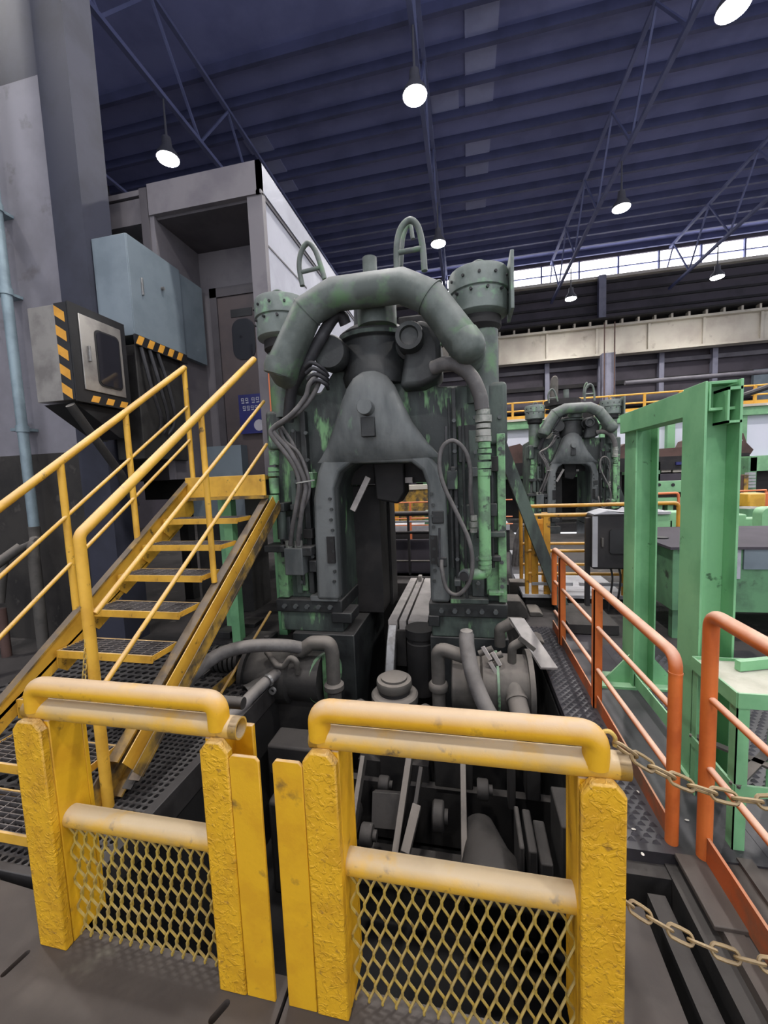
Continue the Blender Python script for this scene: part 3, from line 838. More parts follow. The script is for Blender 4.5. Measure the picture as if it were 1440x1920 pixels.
# ================================================================== CONTROL CABIN
t = thing('control_cabin', 'white walled control cabin with recessed porch at the stair top', 'cabin', (-3.2, 6.0, 1.87))
part('side_wall', t, bx(-2.22, -2.16, 4.33, 8.6, 1.87, 4.95), 'cabin_white')
part('side_fascia', t, bx(-2.18, -2.13, 4.30, 8.6, 4.97, 5.27), 'cabin_white')
part('side_trim', t, bx(-2.19, -2.145, 4.30, 8.6, 4.93, 4.97), 'cabin_grey')
part('front_fascia', t, bx(-3.55, -2.13, 4.30, 4.36, 4.93, 5.27), 'cabin_grey')
part('corner_post', t, bx(-2.31, -2.13, 4.32, 4.40, 1.87, 4.95), 'cabin_grey')
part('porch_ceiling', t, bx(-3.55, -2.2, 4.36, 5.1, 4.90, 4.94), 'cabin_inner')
part('porch_wall', t, bx(-3.60, -3.50, 4.32, 5.1, 1.87, 4.95), 'cabin_grey')
part('back_wall', t, bx(-3.60, -2.2, 5.1, 5.16, 1.87, 4.95), 'cabin_grey')
part('roof', t, bx(-4.6, -2.14, 4.34, 8.6, 5.20, 5.26), 'cabin_grey')
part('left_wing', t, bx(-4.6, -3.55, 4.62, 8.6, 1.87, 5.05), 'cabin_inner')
part('left_fascia', t, bx(-4.6, -3.57, 4.36, 4.62, 4.90, 5.18), 'cabin_grey')
part('porch_column', t, bx(-3.66, -3.56, 4.30, 4.40, 3.0, 5.24), 'cabin_inner')
part('base_frame', t, bx(-4.6, -2.16, 5.0, 8.6, 1.6, 1.87), 'dusty_dark')
for (x, y) in ((-2.35, 5.4), (-2.35, 8.4), (-4.4, 5.4)): part('leg', t, bx(x, x+0.15, y, y+0.15, 0, 1.6), 'dusty_dark')
door = part('door', t, bx(-3.24, -2.42, 5.06, 5.1, 1.87, 4.28), 'door', 0.004)
part('door_frame', t, bx(-3.34, -3.24, 5.04, 5.1, 1.87, 4.40), 'cabin_inner')
part('door_frame', t, bx(-3.34, -2.34, 5.04, 5.1, 4.28, 4.40), 'cabin_inner')
b = B(); prism(b, round_rect(-3.05, -2.72, 3.44, 3.97, 0.13), 'Y', 5.05, 5.06); part('door_window', door, b, 'glass_dark')
part('door_plate', door, bx(-3.05, -2.74, 5.05, 5.06, 4.0, 4.10), 'black')
part('post_strip', t, bx(-2.185, -2.15, 4.30, 4.318, 2.5, 3.15), 'far_orange')
b = B(); bar(b, atx(502, 460, -2.157), atx(575, 540, -2.157), 0.02, 0.006, (1, 0, 0)); part('wall_seam', t, b, 'cabin_inner')
# blue sign beside the door
def wall_text(name, parent, body, x, y, z, size, mat):
    cu = bpy.data.curves.new(name, 'FONT'); cu.body = body; cu.size = size; cu.extrude = 0.001
    tmp = bpy.data.objects.new(name, cu); C.objects.link(tmp)
    dg = bpy.context.evaluated_depsgraph_get()
    me = bpy.data.meshes.new_from_object(tmp.evaluated_get(dg))
    bpy.data.objects.remove(tmp)
    me.materials.clear(); me.materials.append(M[mat])
    o = bpy.data.objects.new(name, me); C.objects.link(o); o.parent = parent
    o.rotation_euler = (PI/2, 0, 0)
    o.location = Vector((x, y, z)) - (Vector(parent.location) if parent.parent is None else Vector())
    return o
p0, p1 = at(446, 741, 4.98), at(497, 808, 4.98)
t = thing('safety_sign', 'blue safety sign with white lettering and round picture on the cabin door', 'sign', (-2.85, 4.99, 2.5))
part('board', t, bx(p0.x, p1.x, 4.985, 5.0, p1.z-0.02, p0.z), 'sign_blue')
def blocks(parent, x, z, w, h, n):
    for i in range(n):
        g = w/n; xx = x + i*g
        b = B()
        box(b, xx+g*0.08, xx+g*0.5, 4.981, 4.985, z+h*0.45, z+h*0.6); box(b, xx+g*0.08, xx+g*0.2, 4.981, 4.985, z+h*0.5, z+h)
        box(b, xx+g*0.62, xx+g*0.74, 4.981, 4.985, z+h*0.3, z+h); box(b, xx+g*0.15, xx+g*0.8, 4.981, 4.985, z, z+h*0.18)
        box(b, xx+g*0.08, xx+g*0.5, 4.981, 4.985, z+h*0.85, z+h)
        part('lettering', parent, b, 'sign_white')
w = p1.x-p0.x
blocks(t, p0.x+w*0.1, p0.z-0.115, w*0.34, 0.07, 2); blocks(t, p0.x+w*0.52, p0.z-0.115, w*0.36, 0.07, 2)
blocks(t, p0.x+w*0.15, p0.z-0.21, w*0.65, 0.06, 4)
b = B(); c = at(486, 797, 4.98); cyl(b, (c.x, 4.985, c.z), (c.x, 4.979, c.z), 0.075, n=20); part('round_picture', t, b, 'notice')

# ================================================================== THE PRESS
YF = 3.9
press = thing('forging_press', 'big grimy green press with arched top pipe, standing in the pit', 'press', (-0.83, 4.7, -1.3), 'grimy green presses')
def pp(name, b, mat, **k): return part(name, press, b, mat, **k)
opening = [(-0.375, 1.70), (-0.42, 1.84), (-0.52, 1.925), (-1.12, 1.945), (-1.24, 1.86), (-1.31, 1.70)]
b = B()
prism(b, [(-2.0, 0.53), (-2.0, 2.62), (-1.86, 2.70), (-1.45, 2.68), (-1.3, 2.88), (-0.45, 2.86), (-0.25, 2.64), (0.20, 2.62), (0.34, 2.5), (0.34, 0.53), (-0.375, 0.53)] + opening + [(-1.31, 0.53)], 'Y', YF+0.06, 5.35)
housing = pp('housing', b, 'press', bevel=0.02)
# front casting, bell shaped, over the opening
cast_outer = [(-1.55, 0.56), (-1.53, 1.60), (-1.47, 1.86), (-1.36, 2.12), (-1.26, 2.36), (-1.18, 2.56), (-1.10, 2.70), (-1.0, 2.78), (-0.88, 2.80), (-0.77, 2.77),
              (-0.68, 2.68), (-0.60, 2.48), (-0.52, 2.28), (-0.40, 2.06), (-0.27, 1.88), (-0.20, 1.66), (-0.19, 0.56), (-0.375, 0.56)]
b = B(); prism(b, cast_outer + opening + [(-1.31, 0.56)], 'Y', YF-0.10, YF+0.06)
casting = pp('front_casting', b, 'press_casting', bevel=0.035, seg=3)
b = B()
rows = []
prof = [(1.96, 0.62, 0.02, -0.845), (2.02, 0.565, 0.075, -0.85), (2.12, 0.49, 0.12, -0.86), (2.30, 0.385, 0.16, -0.88), (2.50, 0.30, 0.15, -0.885), (2.65, 0.235, 0.13, -0.885), (2.74, 0.17, 0.10, -0.885), (2.79, 0.09, 0.06, -0.885)]
for (z, a_, d_, cx) in prof:
    rows.append([b.verts.new((cx - a_*math.cos(PI*k/16), YF-0.085 - d_*math.sin(PI*k/16)**0.8, z)) for k in range(17)])
for r0, r1 in zip(rows, rows[1:]):
    for k in range(16):
        f = b.faces.new((r0[k], r0[k+1], r1[k+1], r1[k])); f.smooth = True
b.faces.new(rows[0][::-1]); b.faces.new(rows[-1])
hood = part('bell_hood', press, b, 'press_casting')
# bolts down the jambs
bm_ = B(); cyl(bm_, (0,0,0), (0,-0.025,0), 0.016, n=8); bolt_me = mesh_of('jamb_bolt', bm_, 'press_dark')
for i in range(9):
    inst('jamb_bolt', bolt_me, casting, (-1.345 + 0.01*(i % 2), YF-0.10, 1.60 - i*0.105))
    inst('jamb_bolt', bolt_me, casting, (-0.335 + 0.01*(i % 2), YF-0.10, 1.62 - i*0.105))
# jamb liner blocks
for (x0, x1) in ((-1.40, -1.32), (-0.36, -0.29)):
    b = B(); box(b, x0, x1, YF-0.125, YF-0.10, 0.95, 1.22); pp('jamb_block', b, 'press_black')
# boss with block
c = at(695, 770, YF-0.1)
b = B(); cyl(b, (c.x, YF-0.15, c.z), (c.x, YF-0.36, c.z), 0.072, n=18); pp('boss', b, 'press_casting', bevel=0.006)
b = B(); box(b, c.x-0.06, c.x+0.07, YF-0.27, YF-0.15, c.z-0.26, c.z-0.08); pp('boss_block', b, 'press_dark', bevel=0.006)
# inner fascia of the portal: black curtain of plates behind the opening top
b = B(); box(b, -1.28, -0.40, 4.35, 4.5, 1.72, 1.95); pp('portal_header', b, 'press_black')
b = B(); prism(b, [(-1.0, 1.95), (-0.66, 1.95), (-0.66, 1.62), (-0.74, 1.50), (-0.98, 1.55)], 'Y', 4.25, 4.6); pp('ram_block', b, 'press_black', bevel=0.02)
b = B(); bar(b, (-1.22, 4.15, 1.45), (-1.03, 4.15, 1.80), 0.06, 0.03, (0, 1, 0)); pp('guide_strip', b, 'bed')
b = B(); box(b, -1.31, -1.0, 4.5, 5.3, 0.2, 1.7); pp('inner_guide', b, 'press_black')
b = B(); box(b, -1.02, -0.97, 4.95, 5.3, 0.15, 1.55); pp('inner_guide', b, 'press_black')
b = B(); box(b, -0.66, -0.58, 4.3, 4.31, 1.72, 1.78); pp('tag_plate', b, 'bed')
# joints and pedestals
for (x0, x1) in ((-2.04, -1.30), (-0.40, 0.35)):
    b = B(); box(b, x0, x1, YF-0.04, 5.4, 0.40, 0.54); pp('joint_ledge', b, 'press_dark', bevel=0.012)
    b = B(); box(b, x0+0.02, x1-0.01, YF, 5.35, 0.18, 0.40); pp('lower_block', b, 'press', bevel=0.015)
b = B(); box(b, -1.86, -1.18, YF-0.06, 5.3, -1.3, 0.18); pp('pedestal', b, 'press_dark', bevel=0.01)
b = B(); box(b, -0.40, 0.36, YF-0.0, 5.3, -1.3, 0.18); pp('pedestal', b, 'press_dark', bevel=0.01)
b = B(); box(b, -1.42, -1.2, YF-0.05, YF+0.25, 0.30, 0.41); pp('foot_block', b, 'press_dark', bevel=0.01)
b = B(); box(b, -0.41, -0.30, YF-0.05, YF+0.1, 0.30, 0.41); pp('foot_block', b, 'press_dark', bevel=0.01)
# upper barrel
b = B(); lathe(b, (-0.88, 4.12, 2.70), (0,0,1), [(0.34, 0), (0.36, 0.10), (0.345, 0.14), (0.34, 0.42), (0.38, 0.44), (0.38, 0.50), (0.30, 0.56), (0.22, 0.58), (0.21, 0.80)], 32)
pp('barrel', b, 'press_dark', bevel=0.006)
b = B(); lathe(b, (-0.88, 4.12, 3.14), (0,0,1), [(0.385, 0), (0.385, 0.04)], 32); pp('barrel_flange', b, 'press', bevel=0.004)
b = B(); cyl(b, (-0.94, 4.25, 3.5), (-0.94, 4.25, 4.05), 0.075, n=16); pp('top_stub', b, 'press_pipe')
b = B(); box(b, -0.66, -0.22, 4.2, 4.6, 3.18, 3.42); pp('top_bracket', b, 'press_black', bevel=0.02)
# round covers left and right of the barrel
c = at(620, 662, 3.75)
b = B(); lathe(b, (c.x, 3.70, c.z), (0,1,0), [(0.145, 0), (0.16, 0.02), (0.16, 0.16), (0.12, 0.2), (0.12, 0.5)], 28); pp('round_cover', b, 'press_dark')
c = at(770, 637, 3.75)
b = B(); lathe(b, (c.x, 3.62, c.z), (0,1,0), [(0.05, 0.04), (0.075, 0.03), (0.085, 0.0), (0.12, 0.0), (0.13, 0.03), (0.13, 0.22), (0.16, 0.24), (0.16, 0.5)], 28); pp('round_cover', b, 'press_dark')
b = B(); prism(b, [(c.x-0.12, c.z-0.42), (c.x+0.10, c.z-0.42), (c.x+0.27, c.z-0.35), (c.x+0.27, c.z-0.05), (c.x+0.20, c.z+0.12), (c.x+0.08, c.z+0.18), (c.x-0.02, c.z+0.1)], 'Y', 3.74, 4.1); pp('cover_shell', b, 'press_dark', bevel=0.05, seg=3)
# arched pipe with mitred bends
YA = 3.55
arch = [(at(q[0], q[1], YA).x, YA, at(q[0], q[1], YA).z) for q in ((530, 688), (576, 585), (628, 552), (752, 536), (806, 558), (868, 640))]
first = Vector(arch[0]); last = Vector(arch[-1])
b = B(); tube(b, [first + Vector((0.02, 0.45, -0.05)), first + Vector((-0.02, 0.10, -0.03))] + [Vector(p) for p in arch] + [last + Vector((0.05, 0.10, -0.06)), last + Vector((0.05, 0.45, -0.06))], 0.141, 24)
arch_o = pp('arch_pipe', b, 'press_pipe')
for q in (1, 4):
    a0, a1, a2 = Vector(arch[q-1]), Vector(arch[q]), Vector(arch[q+1])
    d = ((a1-a0).normalized() + (a2-a1).normalized()).normalized()
    b = B(); ring(b, a1 - d*0.006, d, 0.155, 0.13, 0.012, 24); part('weld_seam', arch_o, b, 'press_pipe')
b = B(); lathe(b, last + Vector((0.04, -0.02, -0.05)), (0.45, -0.15, -0.85), [(0.138, -0.1), (0.145, 0), (0.13, 0.07), (0.08, 0.12), (0.0, 0.135)], 24); part('end_cap', arch_o, b, 'press_pipe')
b = B(); lathe(b, first + Vector((-0.02, -0.02, -0.02)), (-0.3, 0, -0.9), [(0.138, -0.08), (0.146, 0), (0.132, 0.06), (0.0, 0.075)], 24); part('end_cap', arch_o, b, 'press_pipe')
b = B(); cyl(b, (-0.80, 3.84, 3.2), (-0.80, 3.84, 3.46), 0.185, n=24); pp('arch_stem', b, 'press_pipe')
# lifting loops
def loop(q, Y, r):
    P3 = [at(x, y, Y) for x, y in q]
    b = B(); tube(b, spline([p for p in P3[:-2]], 6), r, 12); tube(b, [P3[-2], P3[-1]], r*0.8, 10)
    pp('lifting_loop', b, 'press_pipe')
loop(((567, 536), (561, 500), (565, 472), (577, 456), (590, 468), (602, 500), (609, 524), (563, 511), (603, 501)), 3.75, 0.024)
loop(((744, 512), (744, 460), (752, 428), (768, 413), (783, 424), (792, 460), (796, 508), (746, 474), (793, 465)), 3.75, 0.028)
b = B(); tube(b, spline([at(752, 500, 3.95), at(756, 445, 3.95), at(768, 420, 3.95), at(774, 448, 3.95)], 5), 0.02, 10); pp('lifting_loop', b, 'press_pipe')
# top drums
def drum(cx, side):
    cy = 4.0
    b = B(); lathe(b, (cx, cy, 3.22), (0,0,1), [(0.20, 0), (0.26, 0.03), (0.265, 0.20), (0.255, 0.205), (0.255, 0.215), (0.275, 0.22), (0.275, 0.36), (0.265, 0.40), (0.1, 0.42)], 30)
    d = pp('cylinder_head', b, 'drum_grey', bevel=0.003)
    bb = B(); cyl(bb, (0,0,0), (0,0,0.02), 0.014, n=8)
    for k in range(7):
        a = PI + PI*k/6.0
        b = B(); r = 0.275
        cyl(b, (cx + r*math.cos(a), cy + r*math.sin(a), 3.53), (cx + (r+0.012)*math.cos(a), cy + (r+0.012)*math.sin(a), 3.53), 0.013, n=8); part('head_bolt', d, b, 'black')
        b = B(); r = 0.265; a += 0.25
        cyl(b, (cx + r*math.cos(a), cy + r*math.sin(a), 3.40), (cx + (r+0.024)*math.cos(a), cy + (r+0.024)*math.sin(a), 3.40), 0.013, n=8); part('head_bolt', d, b, 'black')
    b = B(); lathe(b, (cx, cy, 3.10), (0,0,1), [(0.16, 0), (0.20, 0.04), (0.20, 0.125)], 24); pp('head_collar', b, 'press_black')
    b = B(); lathe(b, (cx+0.02*side, cy+0.0, 2.45), (0,0,1), [(0.15, 0), (0.15, 0.66)], 24); pp('cylinder_stem', b, 'press_pipe')
    b = B(); tube(b, spline([(cx-0.06, cy-0.1, 3.62), (cx-0.05, cy-0.1, 3.68), (cx, cy-0.1, 3.70), (cx+0.05, cy-0.1, 3.68), (cx+0.06, cy-0.1, 3.62)], 4), 0.012, 8); pp('eye_bolt', b, 'press_pipe')
drum(0.14, 1); drum(-1.83, -1)
b = B(); box(b, 0.40, 0.43, 3.75, 4.1, 3.2, 3.68); pp('head_plate', b, 'drum_grey', bevel=0.004)
b = B(); box(b, 0.12, 0.37, YF-0.04, 4.4, 2.05, 2.62); pp('shoulder_block', b, 'press', bevel=0.04, seg=3)
b = B(); box(b, -2.03, -1.86, YF-0.04, 4.4, 2.12, 2.52); pp('shoulder_block', b, 'press', bevel=0.04, seg=3)
# vertical ribs on the columns
for (x0, x1, yy, z0, z1, mt) in ((-1.66, -1.60, YF-0.02, 0.6, 2.5, 'press_dark'), (-0.13, -0.09, YF-0.03, 0.56, 2.6, 'press_dark'), (0.02, 0.14, YF-0.01, 0.6, 2.2, 'press'),
                                  (0.27, 0.345, YF-0.05, 0.56, 2.15, 'press_bright'), (-1.80, -1.74, YF-0.02, 0.6, 1.9, 'press'), (-1.99, -1.88, YF-0.05, 0.56, 1.1, 'press_bright')):
    b = B(); box(b, x0, x1, yy, YF+0.07, z0, z1); pp('column_rib', b, mt, bevel=0.008)
# assorted brackets on the columns
for (px, py, w, h, d, mt) in ((848, 900, 0.10, 0.18, 0.06, 'press'), (858, 1090, 0.06, 0.06, 0.08, 'press_casting'), (830, 1050, 0.09, 0.09, 0.10, 'press_dark'), (822, 968, 0.11, 0.12, 0.09, 'press_dark'),
                             (926, 870, 0.07, 0.14, 0.08, 'press_black'), (932, 1000, 0.14, 0.05, 0.09, 'press'), (930, 1045, 0.08, 0.05, 0.08, 'press_dark'), (925, 955, 0.06, 0.12, 0.07, 'press_dark'),
                             (580, 1000, 0.10, 0.10, 0.05, 'press_black'), (585, 900, 0.06, 0.16, 0.06, 'press_bright'), (590, 1060, 0.08, 0.12, 0.06, 'press_dark'), (620, 1075, 0.07, 0.20, 0.03, 'press_black'),
                             (560, 950, 0.12, 0.06, 0.08, 'press_dark'), (525, 950, 0.20, 0.09, 0.12, 'press_dark'), (525, 1025, 0.22, 0.07, 0.14, 'press_dark'), (580, 1030, 0.16, 0.09, 0.14, 'press_dark'),
                             (850, 880, 0.05, 0.05, 0.06, 'press_dark'), (890, 885, 0.07, 0.09, 0.08, 'press_casting'), (900, 1000, 0.06, 0.08, 0.05, 'press_dark'), (610, 985, 0.10, 0.02, 0.04, 'press_pipe'),
                             (815, 1015, 0.06, 0.16, 0.05, 'press_casting'), (610, 1120, 0.30, 0.06, 0.05, 'press_casting'), (880, 1125, 0.36, 0.05, 0.05, 'press'), (930, 1110, 0.14, 0.04, 0.06, 'press_bright')):
    c = at(px, py, YF-0.03)
    b = B(); box(b, c.x-w/2, c.x+w/2, YF-0.03-d, YF+0.06, c.z-h/2, c.z+h/2); pp('bracket', b, mt, bevel=0.008)
# bolt heads, cover plates and thin conduits
random.seed(5)
hb = B(); cyl(hb, (0, 0, 0), (0, -0.03, 0), 0.02, n=6); hbm = mesh_of('hex_bolt', hb, 'press_casting')
for i in range(7):
    for x in (-1.72, -1.585, -0.11, 0.08, 0.30):
        if random.random() < 0.75: inst('hex_bolt', hbm, housing, (x, YF-0.03, 0.72 + i*0.26 + random.uniform(-0.03, 0.03)))
for (x0, x1) in ((-2.0, -1.36), (-0.34, 0.30)):
    for i in range(5):
        inst('hex_bolt', hbm, housing, (x0 + (x1-x0)*(i+0.5)/5, YF-0.04, 0.47), scale=(1.2, 1.2, 1.2))
for (x, z0, z1, r) in ((-1.70, 0.7, 2.3, 0.014), (-1.92, 1.0, 2.1, 0.016), (-0.03, 0.6, 2.4, 0.014), (0.22, 0.9, 1.8, 0.018), (-0.155, 0.9, 2.5, 0.012)):
    b = B(); cyl(b, (x, YF-0.05, z0), (x, YF-0.05, z1), r, n=8); pp('conduit', b, 'press_dark')
for (x0, x1, z0, z1, mt) in ((-1.97, -1.84, 1.15, 1.42, 'press_casting'), (-1.78, -1.62, 1.95, 2.3, 'press_dark'), (-0.08, 0.10, 1.9, 2.25, 'press_dark'), (0.16, 0.33, 0.62, 0.95, 'press_bright'), (-0.06, 0.12, 1.25, 1.5, 'press'), (-1.8, -1.68, 0.62, 0.86, 'press_bright')):
    b = B(); box(b, x0, x1, YF+0.0, YF+0.07, z0, z1); pp('cover_plate', b, mt, bevel=0.01)
# left column: grey junction box with fittings
c = at(550, 1052, 3.72)
b = B(); box(b, c.x-0.10, c.x+0.10, 3.72, 3.92, c.z-0.15, c.z+0.13); jb = pp('junction_box', b, 'press_casting', bevel=0.01)
for k in (-0.06, 0.04):
    b = B(); cyl(b, (c.x+k, 3.78, c.z+0.13), (c.x+k, 3.78, c.z+0.20), 0.04, n=6); part('hex_fitting', jb, b, 'fitting')
def ring_stack(px, ys, Y, r, mt):
    for (ya, yb, rr) in ys:
        a, d = at(px, ya, Y), at(px, yb, Y)
        b = B(); cyl(b, (a.x, Y, d.z), (a.x, Y, a.z), r*rr, n=14); pp('pipe_fitting', b, mt)
ring_stack(513, ((845, 872, 1.0), (876, 884, 1.12), (886, 893, 1.15), (896, 925, 1.0), (928, 945, 1.1)), 3.8, 0.05, 'press_bright')
b = B(); cyl(b, (at(527, 960, 3.8).x, 3.8, at(527, 1010, 3.8).z), (at(527, 960, 3.8).x, 3.8, at(527, 945, 3.8).z), 0.05, n=14); pp('pipe_fitting', b, 'press')
# left column thin hoses
YH = 3.66
def hose(px, r, mat, name='hose', Y=YH, n=10):
    P3 = [at(q[0], q[1], q[2] if len(q) > 2 else Y) for q in px]
    b = B(); tube(b, spline(P3, 6), r, n); return pp(name, b, mat)
hose(((598, 700, 3.6), (580, 720, 3.55), (572, 745, 3.55), (545, 778, 3.5), (512, 802, 3.5), (510, 818, 3.5), (535, 850, 3.55), (556, 885, 3.6), (560, 920, 3.6), (549, 985, 3.66), (544, 1022, 3.74)), 0.022, 'hose')
hose(((600, 712, 3.62), (586, 742, 3.6), (560, 772, 3.56), (520, 798, 3.54), (514, 812, 3.52), (545, 848, 3.58), (572, 905, 3.62), (568, 945, 3.62), (560, 1000, 3.7), (559, 1022, 3.74)), 0.023, 'hose')
hose(((524, 805, 3.6), (535, 828, 3.62), (560, 850, 3.64), (578, 895, 3.66), (578, 930, 3.66), (566, 960, 3.68), (563, 1000, 3.72)), 0.018, 'hose')
hose(((528, 800, 3.62), (552, 838, 3.64), (566, 885, 3.68), (567, 925, 3.68), (560, 970, 3.7)), 0.018, 'hose')
b = B(); p0, p1 = at(555, 906, 3.58), at(590, 900, 3.6); bar(b, p0, p1, 0.02, 0.012); pp('hose_clip', b, 'fitting')
for k in range(4):
    hose(((572 + 2*k, 688 + 12*k, 3.58), (584 + 3*k, 680 + 11*k, 3.56), (604 + 2*k, 690 + 10*k, 3.6), (615, 705 + 8*k, 3.7)), 0.018, 'hose_dark')
hose(((648, 608, 3.75), (640, 592, 3.72), (625, 596, 3.7), (598, 640, 3.66), (570, 690, 3.66), (548, 730, 3.72), (540, 790, 3.8)), 0.055, 'hose_dark', n=14)
# right column: big hose into vertical green pipe
hose(((812, 690, 3.72), (835, 682, 3.66), (860, 686, 3.62), (885, 708, 3.6), (900, 742, 3.6), (904, 768, 3.6)), 0.062, 'hose', n=16)
ring_stack(906, ((768, 778, 0.95), (779, 792, 1.15), (795, 803, 1.0), (806, 818, 1.05), (819, 828, 1.12)), 3.6, 0.062, 'fitting')
ring_stack(908, ((829, 840, 0.85), (842, 850, 1.0), (853, 862, 0.9), (866, 878, 1.0), (880, 892, 0.95)), 3.6, 0.062, 'press_bright')
a, d = at(907, 890, 3.6), at(909, 1055, 3.6)
e = at(905, 1076, 3.6); g = at(872, 1080, 3.58)
b = B(); tube(b, fillet([(a.x, 3.6, a.z), (a.x, 3.6, e.z), (g.x+0.03, 3.59, e.z)], 0.05, 5), 0.052, 16); pp('riser_pipe', b, 'press_bright')
b = B(); tube(b, [(g.x+0.06, 3.59, e.z), (g.x, 3.585, e.z-0.005), (g.x-0.01, 3.55, e.z-0.005)], 0.05, 16); pp('pipe_mouth', b, 'press_casting')
b = B(); cyl(b, (g.x-0.012, 3.5, e.z-0.005), (g.x-0.012, 3.54, e.z-0.005), 0.038, n=14); pp('pipe_bore', b, 'black')
for yy in (1043, 1052, 1060): ring_stack(909, ((yy, yy+5, 1.1),), 3.6, 0.055, 'press_bright')
# thin loop hose
hose(((886, 968, 3.72), (882, 930, 3.68), (882, 880, 3.64), (872, 845, 3.6), (850, 826, 3.58), (830, 838, 3.58), (824, 870, 3.58), (832, 910, 3.56), (858, 965, 3.55), (880, 1015, 3.54), (886, 1060, 3.54), (878, 1095, 3.55), (858, 1115, 3.58), (838, 1105, 3.6), (829, 1070, 3.62), (828, 1050, 3.66)), 0.019, 'hose')
ring_stack(888, ((966, 976, 1.2), (978, 988, 1.5), (990, 998, 1.3)), 3.72, 0.025, 'fitting')
hose(((836, 830, 3.7), (836, 800, 3.74)), 0.012, 'hose_dark')
hose(((824, 990, 3.72), (824, 1050, 3.7)), 0.010, 'hose_dark')
b = B(); tube(b, spline([at(821, 672, 3.78), at(822, 652, 3.78), at(832, 642, 3.78), at(842, 652, 3.78), at(846, 672, 3.78)], 5), 0.016, 8); pp('lifting_loop', b, 'press_pipe')
# diagonal strut to the right rear
b = B(); bar(b, (0.40, 5.28, 2.2), (1.16, 5.28, 0.02), 0.14, 0.12, (0, 1, 0)); pp('rear_strut', b, 'press')

# ---- the second press, further back on the right
second = copy_tree(press)
second.location = (2.92, 12.95, -1.3)
second['label'] = 'smaller looking second press behind the dark control box, beyond the yellow rails'
for (nm, pts, mt) in (('lifting_lug', [(-0.18, 3.3), (0.05, 3.3), (0.06, 4.35), (0.03, 4.45), (-0.03, 4.48), (-0.10, 4.45), (-0.13, 4.35)], 'dusty'),):
    b = B(); prism(b, [(x+2.55, z) for x, z in pts], 'Y', 12.5, 12.65)
    o = part(nm, second, b, mt, bevel=0.03)
b = B(); lathe(b, (2.75, 12.7, 3.62), (0,0,1), [(0.5, 0), (0.5, 0.16), (0.1, 0.2)], 24); part('lifting_flange', second, b, 'far_dark')

# ================================================================== BED AND PIECES SEEN THROUGH THE PRESS
t = thing('machine_bed', 'pale slotted machine bed lying inside the press opening', 'machine bed', (-0.68, 5.0, -0.1))
for (x0, x1) in ((-0.90, -0.80), (-0.775, -0.70), (-0.675, -0.46)):
    part('bed_plate', t, bx(x0, x1, 4.25, 6.1, 0.10, 0.20), 'bed')
part('bed_base', t, bx(-0.9, -0.42, 4.3, 6.1, -1.3, 0.10), 'pit')
part('stop_block', t, bx(-0.76, -0.71, 5.9, 6.0, 0.2, 0.28), 'bed')
b = B(); lathe(b, (-0.52, 4.08, -0.5), (0,0,1), [(0.15, 0), (0.15, 0.55), (0.14, 0.56), (0.14, 0.60), (0.16, 0.61), (0.16, 0.70), (0.08, 0.71)], 24)
single('black_plunger', b, 'press_black', 'black round plunger standing in front of the pale bed', 'plunger')
t = thing('tilted_shoe', 'pale worn steel shoe tilted down in front of the bed', 'shoe plate', (-0.8, 4.1, -0.3))
b = B(); prism(b, [(4.24, 0.16), (4.24, 0.05), (4.05, -0.34), (3.92, -0.40), (3.95, -0.28), (4.10, 0.0)], 'X', -0.90, -0.80); part('shoe', t, b, 'steel', 0.01)
part('back_bar', t, bx(-0.9, -0.7, 4.2, 4.26, -0.3, 0.1), 'pit_steel')
t = thing('rear_guard', 'dark grey panel with pipes behind the press opening', 'panel', (-0.5, 7.2, 0))
zq = lambda y, Y: at(770, y, Y).z
part('panel', t, bx(-2.1, 0.6, 7.2, 7.26, zq(1108, 7.2), zq(1012, 7.2)), 'clad')
part('panel', t, bx(-2.1, 0.6, 7.0, 7.2, 0.0, zq(1100, 7.1)), 'far_dark')
for (y, r, mt) in ((1052, 0.018, 'dusty'), (998, 0.03, 'far_dark'), (978, 0.02, 'far_pale'), (963, 0.045, 'far_dark')):
    b = B(); cyl(b, (-2.1, 7.1, zq(y, 7.1)), (0.6, 7.1, zq(y, 7.1)), r, n=10); part('pipe', t, b, mt)
for x in (-2.05, -1.08, 0.55): part('post', t, bx(x, x+0.04, 7.08, 7.14, 0, zq(962, 7.1)), 'far_dark')
t = thing('ochre_cabinet', 'ochre brown cabinet glimpsed through the press opening', 'cabinet', (-1.0, 11, 0))
part('body', t, bx(-1.9, -0.4, 11, 11.6, 0.3, zq(918, 11)), 'stair_grime')
part('top', t, bx(-1.95, -0.35, 10.95, 11.6, zq(918, 11), zq(910, 11)), 'girder')
part('side', t, bx(-2.1, -1.9, 11, 11.6, 0, zq(912, 11)), 'tape_yellow')
t = thing('rear_orange_rail', 'thin orange rail glimpsed through the press opening', 'railing', (-0.6, 8.6, 0))
for z in (zq(985, 8.6), zq(972, 8.6), zq(942, 8.6)):
    b = B(); cyl(b, (-2.1, 8.6, z), (0.9, 8.6, z), 0.014, n=8); part('rail', t, b, 'far_orange')
for x in (-1.25, -0.1): part('post', t, bx(x, x+0.04, 8.58, 8.62, 0, zq(942, 8.6)), 'far_orange')
t = thing('pale_table', 'pale grey work surface glimpsed beyond the press opening', 'table', (-0.8, 9.4, 0))
part('top', t, bx(-2.1, 0.9, 9.2, 9.9, 0.50, 0.62), 'far_pale')
part('front', t, bx(-2.1, 0.9, 9.25, 9.9, 0.0, 0.50), 'far_dark')
part('block', t, bx(-1.0, -0.3, 9.3, 9.7, 0.62, 0.95), 'green_tank')

